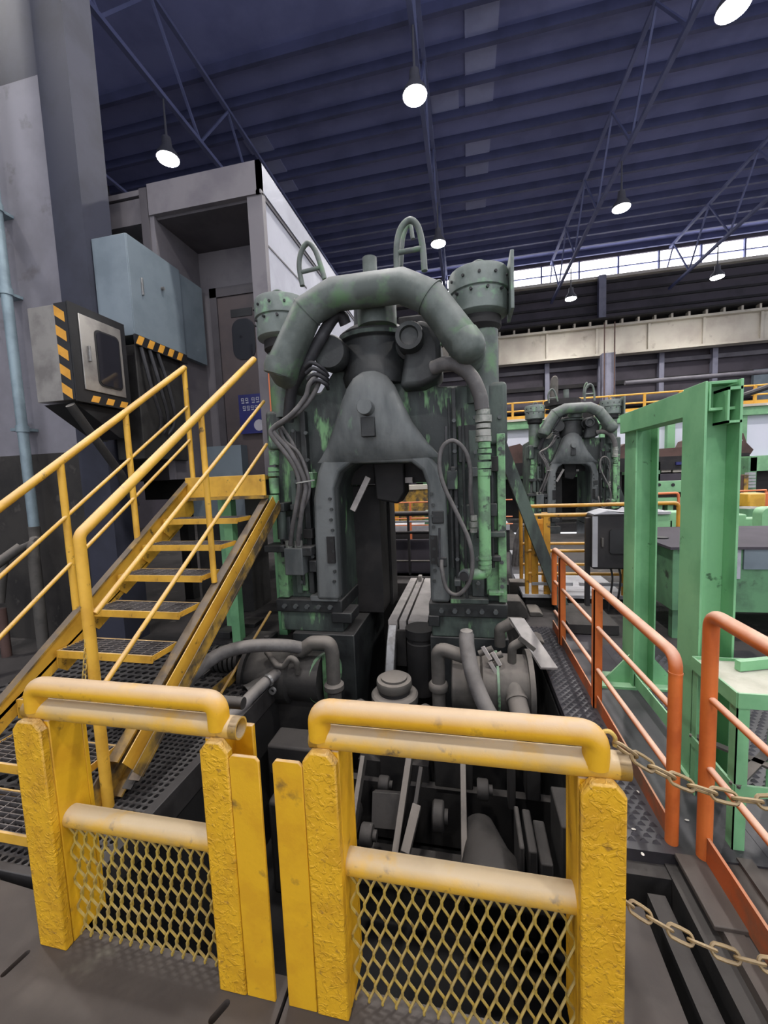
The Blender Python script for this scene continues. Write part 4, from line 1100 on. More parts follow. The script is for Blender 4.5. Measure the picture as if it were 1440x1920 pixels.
# ================================================================== PIT MACHINERY
t = thing('roller_drum', 'dusty grey drum with open nozzle at the right foot of the press', 'drum', (0.18, 3.4, -0.6))
YD = 3.42
b = B(); lathe(b, (-0.17, YD, -0.02), (1,0,0), [(0.20, 0), (0.22, 0.01), (0.22, 0.24), (0.25, 0.26), (0.255, 0.36), (0.25, 0.63)], 30); part('shell', t, b, 'dusty')
b = B(); lathe(b, (0.45, YD, -0.02), (1,0,0), [(0.30, 0), (0.30, 0.04), (0.1, 0.05)], 30); part('end_flange', t, b, 'dusty')
b = B(); ring(b, (0.20, YD, -0.02), (1,0,0), 0.275, 0.24, 0.02, 30); part('shell_rib', t, b, 'press_bright')
b = B(); box(b, -0.12, 0.42, YD-0.1, YD+0.2, -1.3, -0.2); part('saddle', t, b, 'pit_steel')
n0, n1 = Vector((0.33, 3.26, 0.06)), Vector((0.375, 2.92, -0.13))
b = B(); cyl(b, n0, n1, 0.075, n=20, cap=False); d = (n1-n0).normalized(); ring(b, n1 - d*0.03, d, 0.088, 0.066, 0.03, 20); ring(b, n0.lerp(n1, 0.3), d, 0.085, 0.07, 0.02, 20); part('open_nozzle', t, b, 'dusty')
b = B(); cyl(b, n1 - d*0.10, n1 - d*0.09, 0.07, n=20); part('nozzle_bore', t, b, 'black')
b = B(); bar(b, n1 + Vector((0.07, 0, -0.03)), n1 + Vector((0.13, 0, 0.03)), 0.03, 0.03); part('clamp_lug', t, b, 'dusty')
b = B(); tube(b, spline([(-0.035, 3.28, 0.47), (-0.03, 3.22, 0.36), (0.02, 3.12, 0.16), (0.12, 3.02, -0.04), (0.24, 2.95, -0.16), (0.30, 2.93, -0.20)], 7), 0.062, 18); lathe(b, (-0.035, 3.28, 0.47), (0,0,1), [(0.062, -0.02), (0.05, 0.03), (0.0, 0.05)], 18); part('thick_hose', t, b, 'hose')
b = B(); tube(b, fillet([(-0.28, 3.30, -0.5), (-0.28, 3.30, 0.335), (-0.03, 3.27, 0.27)], 0.07, 6), 0.058, 16); part('riser_pipe', t, b, 'dusty')
b = B(); lathe(b, (-0.28, 3.30, -0.05), (0,0,1), [(0.07, 0), (0.085, 0.02), (0.085, 0.06), (0.07, 0.08)], 18); part('pipe_coupling', t, b, 'dusty')
for (px, py) in ((912, 1222), (930, 1232), (925, 1250)):
    c = at(px, py, 3.3)
    b = B(); cyl(b, (c.x-0.06, 3.3, c.z-0.02), (c.x+0.05, 3.3, c.z+0.03), 0.026, n=12); v = part('valve', t, b, 'dusty')
    b = B(); bar(b, (c.x-0.03, 3.26, c.z+0.06), (c.x+0.03, 3.24, c.z-0.04), 0.012, 0.03); part('valve_lever', v, b, 'bed')
b = B(); tube(b, fillet([(0.33, 3.35, 0.22), (0.33, 3.32, 0.36), (0.42, 3.32, 0.42)], 0.05, 5), 0.036, 12); part('elbow', t, b, 'dusty')
b = B(); bar(b, (0.38, 3.28, 0.46), (0.50, 3.28, 0.36), 0.014, 0.035); part('valve_lever', t, b, 'dusty')
b = B(); tube(b, fillet([(0.26, 3.7, 0.2), (0.26, 3.7, 0.36), (0.36, 3.7, 0.42)], 0.05, 5), 0.05, 12); part('elbow', t, b, 'dusty')

t = thing('roller_drum', 'dark drum with a green end cover at the left foot of the press', 'drum', (-1.68, 3.4, -0.6))
YD = 3.35
b = B(); lathe(b, (-2.03, YD, -0.02), (1,0,0), [(0.24, 0), (0.25, 0.05), (0.25, 0.40), (0.22, 0.42), (0.22, 0.70)], 30); part('shell', t, b, 'dusty_dark')
b = B(); ring(b, (-2.06, YD, -0.02), (1,0,0), 0.29, 0.0, 0.04, 30); part('end_flange', t, b, 'dusty_dark')
b = B(); lathe(b, (-1.345, YD, -0.02), (1,-0.45,0.0), [(0.225, 0), (0.225, 0.03), (0.05, 0.035)], 30); part('end_cover', t, b, 'press_bright')
b = B(); box(b, -1.95, -1.4, YD-0.12, YD+0.2, -1.3, -0.2); part('saddle', t, b, 'pit_steel')
n0, n1 = Vector((-1.83, 3.2, 0.05)), Vector((-1.92, 2.9, -0.06))
n1 = at(462, 1302, 2.95); n0 = at(520, 1268, 3.2)
d = (n1-n0).normalized()
b = B(); cyl(b, n0, n1, 0.075, n=20, cap=False); ring(b, n1 - d*0.02, d, 0.08, 0.066, 0.02, 20); part('open_nozzle', t, b, 'dusty_dark')
b = B(); cyl(b, n1 - d*0.08, n1 - d*0.07, 0.07, n=20); part('nozzle_bore', t, b, 'black')
b = B(); tube(b, spline([at(520, 1262, 3.15), at(497, 1280, 3.0), at(468, 1308, 2.8), at(450, 1330, 2.7), at(425, 1345, 2.6), at(400, 1350, 2.55)], 6), 0.048, 16); part('thick_hose', t, b, 'hose')
q0, q1 = at(505, 1274, 3.03), at(494, 1283, 2.97)
b = B(); ring(b, q0, q1-q0, 0.055, 0.045, 0.02, 18); part('hose_clamp', t, b, 'steel')
b = B(); tube(b, spline([at(322, 1340, 2.45), at(338, 1300, 2.5), at(365, 1262, 2.6), at(410, 1228, 2.8), at(465, 1212, 3.0), at(530, 1210, 3.15), at(570, 1216, 3.25)], 7), 0.055, 16); part('thick_hose', t, b, 'hose')
b = B(); e0 = at(562, 1222, 3.25); e1 = at(585, 1205, 3.25); e2 = at(618, 1205, 3.25); e3 = at(626, 1345, 3.25)
tube(b, fillet([e0, e1, e2, (e2.x+0.02, 3.25, e2.z-0.1), (e2.x+0.02, 3.25, -0.55)], 0.06, 6), 0.062, 16); part('riser_pipe', t, b, 'dusty')
b = B(); lathe(b, (e2.x+0.02, 3.25, -0.09), (0,0,1), [(0.07, 0), (0.09, 0.02), (0.09, 0.06), (0.07, 0.08)], 18); part('pipe_coupling', t, b, 'dusty')
b = B(); tube(b, fillet([at(500, 1222, 3.2), at(520, 1248, 3.1), at(532, 1250, 3.1), at(545, 1232, 3.1), at(556, 1240, 3.1), at(558, 1262, 3.15)], 0.04, 4), 0.026, 10); part('elbow', t, b, 'dusty')
b = B(); ring(b, at(512, 1294, 3.05), (0, -1, 0), 0.032, 0.018, 0.02, 14); part('open_port', t, b, 'steel')
for (px, py) in ((482, 1200), (500, 1193)):
    c = at(px, py, 3.5); b = B(); cyl(b, c - Vector((0, 0, 0.08)), c, 0.025, n=10); part('stub', t, b, 'dusty')

# round capped spindle between the drums
b = B(); c = at(740, 1300, 3.3)
t = thing('spindle_cap', 'stacked round dusty cap in the middle of the pit', 'cap', (c.x, 3.3, -0.7))
z0 = c.z
b = B(); lathe(b, (c.x, 3.3, z0-0.08), (0,0,1), [(0.17, -0.5), (0.17, 0), (0.20, 0.0), (0.205, 0.02), (0.205, 0.08), (0.19, 0.095), (0.14, 0.10)], 32); part('flange', t, b, 'dusty')
b = B(); lathe(b, (c.x, 3.3, z0+0.02), (0,0,1), [(0.14, 0), (0.14, 0.05)], 32); part('neck', t, b, 'black')
b = B(); lathe(b, (c.x, 3.3, z0+0.05), (0,0,1), [(0.14, 0), (0.155, 0.02), (0.155, 0.07), (0.15, 0.085), (0.10, 0.09)], 32); part('cap', t, b, 'dusty')
b = B(); lathe(b, (c.x, 3.3, z0+0.135), (0,0,1), [(0.115, 0), (0.115, 0.022), (0.10, 0.026)], 32); part('lid', t, b, 'dusty')
for s in (-1, 1):
    b = B(); tube(b, spline([(c.x+s*0.19, 3.28, z0-0.42), (c.x+s*0.25, 3.25, z0-0.2), (c.x+s*0.29, 3.2, z0-0.07), (c.x+s*0.25, 3.14, z0-0.06), (c.x+s*0.22, 3.1, z0-0.2)], 5), 0.045, 10); part('clamp_arm', t, b, 'dusty_dark')
b = B(); box(b, c.x-0.3, c.x+0.3, 3.1, 3.5, -1.3, z0-0.5); part('base', t, b, 'pit_steel')

# lever linkage in front
t = thing('lever_linkage', 'grey lever arms and yokes down in the pit behind the right gate', 'linkage', (-0.3, 2.5, -1.3))
def strip(name, q0, q1, Y0, Y1, w, h, mat='dusty'):
    b = B(); bar(b, at(q0[0], q0[1], Y0), at(q1[0], q1[1], Y1), w, h, (0, -1, 0.6)); part(name, t, b, mat, 0.004)
strip('lever_arm', (682, 1420), (648, 1640), 2.9, 2.35, 0.035, 0.10)
strip('lever_arm', (768, 1420), (735, 1650), 2.9, 2.35, 0.045, 0.11)
strip('lever_arm', (868, 1420), (872, 1680), 2.9, 2.3, 0.04, 0.07)
strip('yoke', (700, 1515), (758, 1520), 2.7, 2.7, 0.22, 0.10, 'pit_steel')
strip('yoke', (690, 1625), (740, 1630), 2.45, 2.45, 0.10, 0.05)
strip('yoke_arm', (782, 1510), (760, 1600), 2.6, 2.4, 0.06, 0.12)
strip('yoke_arm', (790, 1440), (778, 1520), 2.8, 2.6, 0.03, 0.10, 'pit_steel')
for (px, py, Y, r) in ((688, 1565, 2.45, 0.07), (822, 1530, 2.7, 0.10), (720, 1470, 2.9, 0.06), (905, 1480, 2.8, 0.07)):
    c = at(px, py, Y)
    b = B(); lathe(b, c, (1, 0, 0), [(r*0.9, -0.04), (r, -0.03), (r, 0.03), (r*0.9, 0.04), (r*0.5, 0.045), (r*0.5, 0.07)], 20); part('pin_boss', t, b, 'pit_steel')
c0, c1 = at(895, 1545, 2.7), at(935, 1700, 2.2)
b = B(); lathe(b, c0, (c1-c0), [(0.09, 0), (0.11, 0.02), (0.16, 0.25), (0.21, 0.36), (0.20, 0.50)], 22); part('cone_cover', t, b, 'pit_steel')
for (px, py, Y, w, h) in ((975, 1590, 2.3, 0.03, 0.5), (995, 1600, 2.3, 0.05, 0.55), (1020, 1620, 2.3, 0.07, 0.5), (1062, 1560, 2.3, 0.10, 0.6)):
    c = at(px, py, Y); b = B(); box(b, c.x-w/2, c.x+w/2, Y-0.1, Y+0.2, c.z-h*0.8, c.z+h*0.2); part('side_plate', t, b, 'pit_steel', 0.01)
for (px, py, Y, w, h, d) in ((1000, 1460, 2.8, 0.10, 0.35, 0.15), (960, 1470, 2.7, 0.05, 0.4, 0.12), (850, 1440, 3.0, 0.30, 0.35, 0.05), (740, 1440, 3.05, 0.25, 0.3, 0.05)):
    c = at(px, py, Y); b = B(); box(b, c.x-w/2, c.x+w/2, Y, Y+d, c.z-h/2, c.z+h/2); part('back_plate', t, b, 'pit_steel', 0.01)
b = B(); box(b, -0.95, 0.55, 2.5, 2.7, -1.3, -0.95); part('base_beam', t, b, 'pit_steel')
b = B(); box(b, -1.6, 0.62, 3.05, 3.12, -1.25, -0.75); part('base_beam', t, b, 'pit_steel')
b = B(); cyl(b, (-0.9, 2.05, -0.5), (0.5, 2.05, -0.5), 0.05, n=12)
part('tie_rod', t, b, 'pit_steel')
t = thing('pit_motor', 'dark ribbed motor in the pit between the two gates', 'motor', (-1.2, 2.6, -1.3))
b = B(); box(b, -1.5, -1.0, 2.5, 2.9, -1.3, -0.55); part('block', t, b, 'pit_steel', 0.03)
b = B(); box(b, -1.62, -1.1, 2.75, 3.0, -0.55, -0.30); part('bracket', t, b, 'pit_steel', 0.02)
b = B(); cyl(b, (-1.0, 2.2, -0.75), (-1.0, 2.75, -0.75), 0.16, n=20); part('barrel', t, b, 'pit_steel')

# things beside the stair foot
b = B(); p0, p1 = at(385, 1318, 2.75), at(440, 1276, 3.2)
box(b, -2.12, -2.11, 2.70, 3.35, 0.0, 0.11)
single('kick_strip', b, 'stair_grime', 'short yellow kick strip standing on the grating beside the left drum', 'kick strip')
b = B(); cyl(b, (-2.10, 2.9, 0.013), (-2.08, 3.8, 0.42), 0.013, n=8)
single('slanting_rod', b, 'stair', 'thin yellow rod slanting beside the press foot', 'rod')
t = thing('spring_coil', 'dark heap of coiled spring on the grating behind the stair', 'spring', (-2.3, 3.25, 0))
for k in range(6):
    b = B(); ring(b, (-2.42 + 0.05*k, 3.3, 0.12), (1, 0.1, 0), 0.12, 0.08, 0.03, 18); part('coil', t, b, 'dusty_dark')
random.seed(11)
for k, (px, py, w, h) in enumerate(((470, 1170, 0.25, 0.05), (430, 1190, 0.18, 0.08), (490, 1200, 0.3, 0.06), (420, 1240, 0.22, 0.05), (380, 1260, 0.2, 0.04))):
    c = atz(px, py, 0.0)
    b = B(); box(b, c.x-w/2, c.x+w/2, c.y-0.12, c.y+0.12, 0.0, h)
    single('scrap_plate', b, 'dusty_dark', ['flat dark scrap plate behind the stair foot, farthest back', 'dark scrap block beside the coil spring', 'wide dark scrap plate left of the press foot', 'dark scrap plate under the thick hose', 'small dark scrap plate nearest the stair stringer'][k], 'scrap', 'scrap plates left of the press', bevel=0.006)

# blocks along the right foot of the press
for k, (px, py, w, d, h, mt) in enumerate(((968, 1165, 0.30, 0.28, 0.20, 'dusty'), (962, 1120, 0.30, 0.28, 0.22, 'dusty'), (975, 1088, 0.30, 0.2, 0.24, 'dusty'), (1003, 1192, 0.16, 0.22, 0.05, 'dusty'), (1002, 1140, 0.16, 0.3, 0.06, 'dusty'))):
    c = atz(px, py, h)
    b = B(); prism(b, [(c.x-w/2, 0), (c.x+w/2, 0), (c.x+w/2, h*0.5), (c.x+w/4, h), (c.x-w/2, h)], 'Y', c.y-d/2, c.y+d/2)
    single('steel_block', b, mt, ['dusty chamfered steel block nearest the right drum', 'dusty chamfered steel block in the middle of the row by the press', 'dusty chamfered steel block farthest back beside the press', 'low dusty steel slab on the walkway near the right drum', 'low dusty steel slab on the walkway beside the block row'][k], 'block', 'steel blocks beside the press', bevel=0.01)
b = B(); bar(b, (0.46, 4.15, 0.30), (0.66, 3.55, 0.08), 0.16, 0.02, (0, 0.4, 1))
single('leaning_plate', b, 'bed', 'pale bent steel plate leaning beside the right drum', 'plate')

# ================================================================== ORANGE RAILS
t = thing('orange_railing', 'long orange railing with dusty top rail along the walkway', 'railing', (0.92, 3.3, 0))
XO = 0.92
b = B(); tube(b, fillet([(XO, 2.0, 0), (XO, 2.0, 0.925), (XO, 4.64, 0.925), (XO, 4.64, 0.3)], 0.07, 6), 0.028, 16); part('top_rail', t, b, 'orange')
b = B(); ring(b, (XO, 2.0, 0.84), (0,0,1), 0.030, 0.02, 0.008, 16); part('rail_joint', t, b, 'orange')
for (a, c) in ((0.66, 0.57), (0.35, 0.23)):
    b = B(); cyl(b, (XO, 2.0, a), (XO, 4.62, c), 0.016, n=12); part('middle_rail', t, b, 'orange')
for y in (3.12, 4.25):
    b = B(); box(b, XO-0.03, XO+0.03, y-0.005, y+0.005, 0, 0.91); box(b, XO-0.03, XO-0.022, y-0.005, y+0.05, 0, 0.91); part('rail_post', t, b, 'orange')
part('kick_plate', t, bx(XO-0.008, XO+0.002, 2.02, 4.7, 0.0, 0.10), 'orange_kick')
t = thing('orange_railing', 'near orange railing leaving the picture at the right edge', 'railing', (1.02, 1.2, 0))
XO = 1.02
b = B(); tube(b, fillet([(XO, 1.93, 0.01), (XO, 1.93, 1.15), (XO, 0.4, 1.15)], 0.07, 6), 0.03, 18); part('top_rail', t, b, 'orange')
for z in (0.775, 0.455):
    b = B(); cyl(b, (XO, 1.92, z), (XO, 0.4, z), 0.015, n=12); part('middle_rail', t, b, 'orange')
part('kick_plate', t, bx(XO-0.006, XO+0.006, 0.4, 1.9, 0.0, 0.13), 'orange_kick')
b = B(); cyl(b, (XO, 0.45, 0), (XO, 0.45, 1.15), 0.03, n=16); part('rail_post', t, b, 'orange')

# ================================================================== GREEN PORTAL FRAME, STAND, TANK
t = thing('portal_frame', 'tall bright green steel portal frame beside the orange railing', 'frame', (1.35, 2.95, 0))
def h_post(x0, x1, y0, y1, z1):
    tk = 0.012
    b = B(); box(b, x0, x0+tk, y0, y1, 0, z1); box(b, x1-tk, x1, y0, y1, 0, z1); box(b, x0+tk, x1-tk, (y0+y1)/2-0.006, (y0+y1)/2+0.006, 0, z1)
    return part('post', t, b, 'green', 0.002)
nx0, nx1 = at(1311, 1000, 2.42).x, at(1380, 1000, 2.42).x
h_post(nx0, nx1, 2.40, 2.62, 2.22)
fx0, fx1 = at(1184, 1000, 3.5).x, at(1226, 1000, 3.5).x
h_post(fx0, fx1, 3.44, 3.66, 2.22)
b = B(); prism(b, [(2.42, 2.07), (3.66, 2.07), (3.66, 2.22), (2.42, 2.22)], 'X', (nx0+fx0)/2-0.005, (nx0+fx0)/2+0.005)
box(b, (nx0+fx0)/2, (nx0+fx0)/2+0.12, 2.42, 3.66, 2.205, 2.22); box(b, (nx0+fx0)/2, (nx0+fx0)/2+0.12, 2.42, 3.66, 2.07, 2.085); part('top_beam', t, b, 'green', 0.002)
b = B(); box(b, nx0+0.10, nx1-0.012, 2.36, 2.385, 2.02, 2.18); box(b, nx0+0.10, nx0+0.11, 2.385, 2.5, 2.02, 2.18); box(b, nx1-0.024, nx1-0.014, 2.385, 2.5, 2.02, 2.18)
bb = B(); x0, x1 = nx0+0.09, nx1-0.014
for (a0, a1, c0, c1) in ((x0, x1, 2.165, 2.18), (x0, x1, 2.0, 2.012), (x0, x0+0.01, 2.0, 2.18), (x1-0.01, x1, 2.0, 2.18)): box(bb, a0, a1, 2.38, 2.6, c0, c1)
b.free(); part('tube_end', t, bb, 'green')
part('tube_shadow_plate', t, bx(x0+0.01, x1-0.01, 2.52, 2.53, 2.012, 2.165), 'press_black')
b = B(); prism(b, [(fx0-0.22, 0.0), (fx0, 0.0), (fx0, 0.26)], 'Y', 3.5, 3.515); part('gusset', t, b, 'green')
b = B(); prism(b, [(fx1+0.22, 0.0), (fx1, 0.0), (fx1, 0.26)], 'Y', 3.5, 3.515); part('gusset', t, b, 'green')
part('base_plate', t, bx(fx0-0.24, fx1+0.24, 3.42, 3.68, 0, 0.02), 'green')
part('base_beam', t, bx(fx0+0.02, fx0+0.03, 2.42, 3.5, 0.02, 0.12), 'green')
part('base_plate', t, bx(nx0-0.02, nx1+0.02, 2.38, 2.64, 0, 0.02), 'green')
b = B(); cyl(b, (nx1-0.03, 2.5, 2.12), (nx1+0.22, 2.52, 2.20), 0.014, n=8); part('pin', t, b, 'far_dark')
t = thing('green_stand', 'small green angle iron stand with dusty tray top by the near post', 'stand', (1.42, 2.0, 0))
sx0, sx1, sy0, sy1, sz = 1.20, 1.60, 2.05, 2.36, 0.74
sx0, sx1, sy0, sy1 = 1.17, 1.58, 2.00, 2.37
for (x, y) in ((sx0, sy0), (sx1, sy0), (sx0, sy1), (sx1, sy1)):
    b = B(); dx = 0.05 if x == sx0 else -0.05; dy = 0.05 if y == sy0 else -0.05
    box(b, min(x, x+dx), max(x, x+dx), min(y, y+dy*0.1), max(y, y+dy*0.1), 0, sz); box(b, min(x, x+dx*0.1), max(x, x+dx*0.1), min(y, y+dy), max(y, y+dy), 0, sz)
    part('leg', t, b, 'green')
part('tray', t, bx(sx0, sx1, sy0, sy1, sz, sz+0.01), 'stand_top')
for (a, c, d, e) in ((sx0, sx1, sy0-0.005, sy0+0.005), (sx0, sx1, sy1-0.005, sy1+0.005), (sx0-0.005, sx0+0.005, sy0, sy1), (sx1-0.005, sx1+0.005, sy0, sy1)):
    part('tray_rim', t, bx(a, c, d, e, sz-0.045, sz+0.025), 'green')
for (p, q) in (((sx0, sy0), (sx1, sy1)), ((sx0, sy1), (sx1, sy0))):
    b = B(); bar(b, (p[0], p[1], 0.32), (q[0], q[1], 0.32), 0.04, 0.012); part('cross_brace', t, b, 'dusty')
for (p, q) in (((sx0, sy0), (sx1, sy0)), ((sx0, sy0), (sx0, sy1)), ((sx1, sy0), (sx1, sy1))):
    b = B(); bar(b, (p[0], p[1], 0.30), (q[0], q[1], 0.30), 0.012, 0.05); part('stretcher', t, b, 'green')
b = B(); bar(b, (sx0+0.14, sy1-0.12, sz+0.04), (sx1-0.02, sy1-0.04, sz+0.04), 0.03, 0.05)
single('angle_offcut', b, 'green', 'green angle offcut lying on the small stand tray', 'offcut')

t = thing('green_tank', 'dark green box tank on legs with grey dusty lid and notices', 'tank', (3.1, 5.2, 0))
part('body', t, bx(2.02, 4.4, 4.5, 5.9, 0.31, 0.95), 'green_tank', 0.006)
part('lid', t, bx(1.98, 4.45, 4.46, 5.95, 0.95, 0.975), 'clad')
for (x, y) in ((2.05, 4.55), (4.2, 4.55), (2.05, 5.8), (4.2, 5.8), (3.1, 4.55)): part('leg', t, bx(x, x+0.1, y, y+0.08, 0, 0.31), 'green_tank')
h0, h1 = at(1284, 1022, 4.49), at(1318, 1102, 4.49)
part('recess', t, bx(h0.x, h1.x, 4.485, 4.5, h1.z, h0.z), 'far_dark', 0.01)
part('recess_box', t, bx(h0.x+0.02, h1.x, 4.46, 4.486, h1.z+0.12, h0.z-0.1), 'rust', 0.004)
h0, h1 = at(1366, 1026, 4.48), at(1389, 1086, 4.48)
nt_ = part('notice', t, bx(h0.x, h1.x, 4.488, 4.5, h1.z, h0.z), 'notice')
for k in range(6):
    zz = h0.z - 0.06 - k*0.05
    part('notice_line', nt_, bx(h0.x+0.02, h1.x-0.03, 4.486, 4.488, zz, zz+0.008), 'notice_ink')
part('notice_mark', nt_, bx((h0.x+h1.x)/2-0.015, (h0.x+h1.x)/2+0.02, 4.486, 4.488, h0.z-0.20, h0.z-0.15), 'notice_ink')
h0, h1 = at(1396, 1030, 4.48), at(1455, 1068, 4.48)
part('name_plate', t, bx(h0.x, h1.x, 4.48, 4.5, h1.z, h0.z), 'cabinet')
b = B(); q = atz(1240, 1008, 0.98); lathe(b, (q.x, q.y, 0.976), (0,0,1), [(0.07, 0), (0.07, 0.01), (0.02, 0.012)], 16); part('filler_cap', t, b, 'black')

# ================================================================== PLATFORM WITH YELLOW RAILS AND DARK BOX
t = thing('platform_railing', 'yellow guard rails around the low platform behind the walkway', 'railing', (1.6, 5.8, 0.2))
YP = 5.45
for (yy, x0, x1, z) in ((5.45, 0.74, 1.90, 1.215), (6.0, 0.74, 2.75, 1.29)):
    b = B(); tube(b, fillet([(x0, yy, 0.18), (x0, yy, z), (x1, yy, z), (x1, yy, 0.18)], 0.07, 5), 0.026, 12); part('top_rail', t, b, 'platform_rail')
    for z2 in (0.75, 0.45):
        b = B(); cyl(b, (x0, yy, z2), (x1, yy, z2), 0.02, n=10); part('middle_rail', t, b, 'platform_rail')
for (x, y) in ((0.80, 5.45), (0.95, 5.45), (0.82, 6.0), (1.02, 6.0), (2.4, 6.0)):
    b = B(); box(b, x, x+0.08, y-0.02, y+0.02, 0.18, 1.2); part('rail_post', t, b, 'platform_rail')
part('side_panel', t, bx(0.90, 0.98, 5.6, 5.62, 0.75, 1.15), 'tape_yellow')
t = thing('low_platform', 'low dark platform with a pale front edge behind the walkway', 'platform', (1.7, 5.9, 0))
part('deck', t, bx(0.68, 1.93, 5.40, 6.5, 0.14, 0.18), 'far_pale')
part('body', t, bx(0.72, 1.92, 5.44, 6.5, 0, 0.14), 'pit')
for x in (0.8, 1.38):
    part('deck_bar', t, bx(x, x+0.5, 5.42, 5.46, 0.30, 0.34), 'far_pale')
c0, c1 = at(1112, 965, 5.1), at(1190, 1068, 5.1)
t = thing('dark_box', 'dark grimy control box with a small window on the yellow rails', 'control box', (1.6, 5.2, 0.18))
part('shell', t, bx(c0.x, c1.x+0.12, 5.1, 5.38, c1.z, c0.z), 'far_dark', 0.02)
part('pale_edge', t, bx(c0.x-0.008, c0.x+0.05, 5.09, 5.10, c1.z+0.03, c0.z-0.02), 'far_pale')
w0, w1 = at(1143, 993, 5.09), at(1182, 1038, 5.09)
b = B(); prism(b, round_rect(w0.x, w1.x, w1.z, w0.z, 0.03), 'Y', 5.08, 5.1); part('window', t, b, 'black')
b = B(); box(b, c0.x+0.09, c0.x+0.11, 5.07, 5.1, (c0.z+c1.z)/2-0.05, (c0.z+c1.z)/2+0.05); part('handle', t, b, 'dusty')
b = B()
top = [(c0.x, c0.z), (c0.x+0.15, c0.z+0.05), (c0.x+0.35, c0.z+0.02), (c1.x-0.04, c0.z+0.06), (c1.x+0.12, c0.z)]
prism(b, top, 'Y', 5.07, 5.4); part('crumpled_cover', t, b, 'far_pale', 0.01)
for x in (c0.x-0.05, c1.x+0.05): part('stand_post', t, bx(x, x+0.05, 5.2, 5.26, 0.0, c0.z-0.05), 'far_dark')
for k in range(4):
    x = c0.x + 0.22 + 0.09*k
    b = B(); tube(b, spline([(x, 5.2, c1.z+0.02), (x+0.02, 5.18, c1.z-0.15), (x-0.02, 5.2, 0.05)], 4), 0.012, 6); part('cable', t, b, 'black')
b = B(); x = 1.30
bar(b, (x, 4.55, 0.06), (x, 5.3, 0.06), 0.5, 0.1)
single('floor_block', b, 'pit_steel', 'dark low block on the floor behind the orange railing', 'block')

# ================================================================== BACKGROUND MACHINERY ON THE RIGHT
def poly_at(pts, Y, depth):
    b = B(); q = [at(x, y, Y) for x, y in pts]
    prism(b, [(p.x, p.z) for p in q], 'Y', Y, Y+depth); return b
def box_at(x0, y0, x1, y1, Y, depth):
    a, c = at(x0, y0, Y), at(x1, y1, Y)
    if y1 >= 985: c.z = 0.0
    return bx(a.x, c.x, Y, Y+depth, min(a.z, c.z), max(a.z, c.z))
t = thing('rusty_machine', 'long rusty brown machine bed before the white panelled building', 'machine', (5.5, 14.6, 0))
part('bed', t, poly_at([(935, 880), (935, 842), (975, 832), (990, 845), (1160, 840), (1172, 832), (1182, 842), (1228, 842), (1286, 838), (1292, 826), (1312, 818), (1345, 816), (1394, 812), (1400, 830), (1413, 843), (1407, 852), (1380, 857), (1228, 866)], 14.6, 0.7), 'rust')
part('rail', t, box_at(935, 870, 1405, 876, 14.5, 0.6), 'far_dark')
for (x, y) in ((1306, 829), (1388, 823)):
    b = B(); c = at(x, y, 14.58); prism(b, [(c.x-0.06, c.z-0.06), (c.x+0.06, c.z-0.06), (c.x, c.z+0.07)], 'Y', 14.56, 14.6); part('pale_mark', t, b, 'far_pale')
part('leg', t, bx(4.2, 5.0, 14.6, 15.2, 0, 1.9), 'far_dark'); part('leg', t, bx(8.3, 9.4, 14.6, 15.2, 0, 1.9), 'far_dark')
t = thing('dark_rack', 'dark rack with beige parts below the rusty machine, behind the green frame', 'rack', (5.2, 13.2, 0))
part('upper_beam', t, box_at(1200, 864, 1390, 876, 13.2, 0.3), 'far_dark')
part('name_strip', t, box_at(1268, 866, 1284, 871, 13.15, 0.05), 'sign_blue')
part('back', t, box_at(1200, 876, 1390, 905, 13.5, 0.2), 'far_dark')
part('lower_beam', t, box_at(1200, 890, 1390, 897, 13.2, 0.3), 'clad')
for x in (1240, 1262, 1284): part('beige_part', t, box_at(x, 878, x+18, 885, 13.25, 0.2), 'girder')
for x in (1230, 1300, 1382): part('post', t, box_at(x, 866, x+6, 985, 13.2, 0.15), 'green_tank')
t = thing('green_bench', 'bright green slotted beam structure seen through the green frame', 'machine', (4.2, 10, 0))
gbm = part('slotted_beam', t, box_at(1222, 903, 1330, 921, 10, 0.2), 'green_far')
for x in (1236, 1262, 1290):
    b = B(); c = at(x, 909, 9.99); cyl(b, (c.x, 9.98, c.z), (c.x, 10.0, c.z), 0.035, n=12); part('slot', gbm, b, 'black')
part('lower_beam', t, box_at(1225, 934, 1330, 944, 10, 0.3), 'green_far')
part('panel', t, box_at(1232, 921, 1330, 934, 10.2, 0.1), 'rust')
for x in (1232, 1252): part('leg', t, box_at(x, 944, x+9, 1000, 10.1, 0.15), 'green_far')
part('under', t, box_at(1225, 944, 1330, 1000, 10.4, 0.2), 'far_dark')
t = thing('far_orange_rail', 'thin orange handrails in front of the green slotted beam', 'railing', (3.9, 9, 0))
for pts in ([(1200, 927), (1272, 924), (1274, 1000)], [(1340, 922), (1294, 924), (1293, 1000)]):
    b = B(); tube(b, fillet([at(x, y, 9) if y < 990 else Vector((at(x, y, 9).x, 9, 0)) for x, y in pts], 0.06, 4), 0.026, 8); part('rail', t, b, 'far_orange')
t = thing('green_slide', 'pale green machine slides behind the tank lid', 'machine', (3.2, 7.2, 0))
for (x0, y0, x1, y1, d) in ((1222, 975, 1262, 1004, 0.4), (1255, 960, 1300, 1000, 0.3), (1298, 968, 1345, 1002, 0.3), (1230, 965, 1256, 978, 0.3)):
    part('slide_block', t, box_at(x0, y0, x1, y1, 7.2, d), 'green_far', 0.02)
part('base', t, box_at(1215, 1000, 1350, 1060, 7.3, 0.6), 'green_tank')
part('way_strip', t, box_at(1222, 960, 1258, 964, 7.15, 0.5), 'far_pale')
t = thing('green_slide', 'pale green machine parts right of the near frame post', 'machine', (4.6, 7.2, 0))
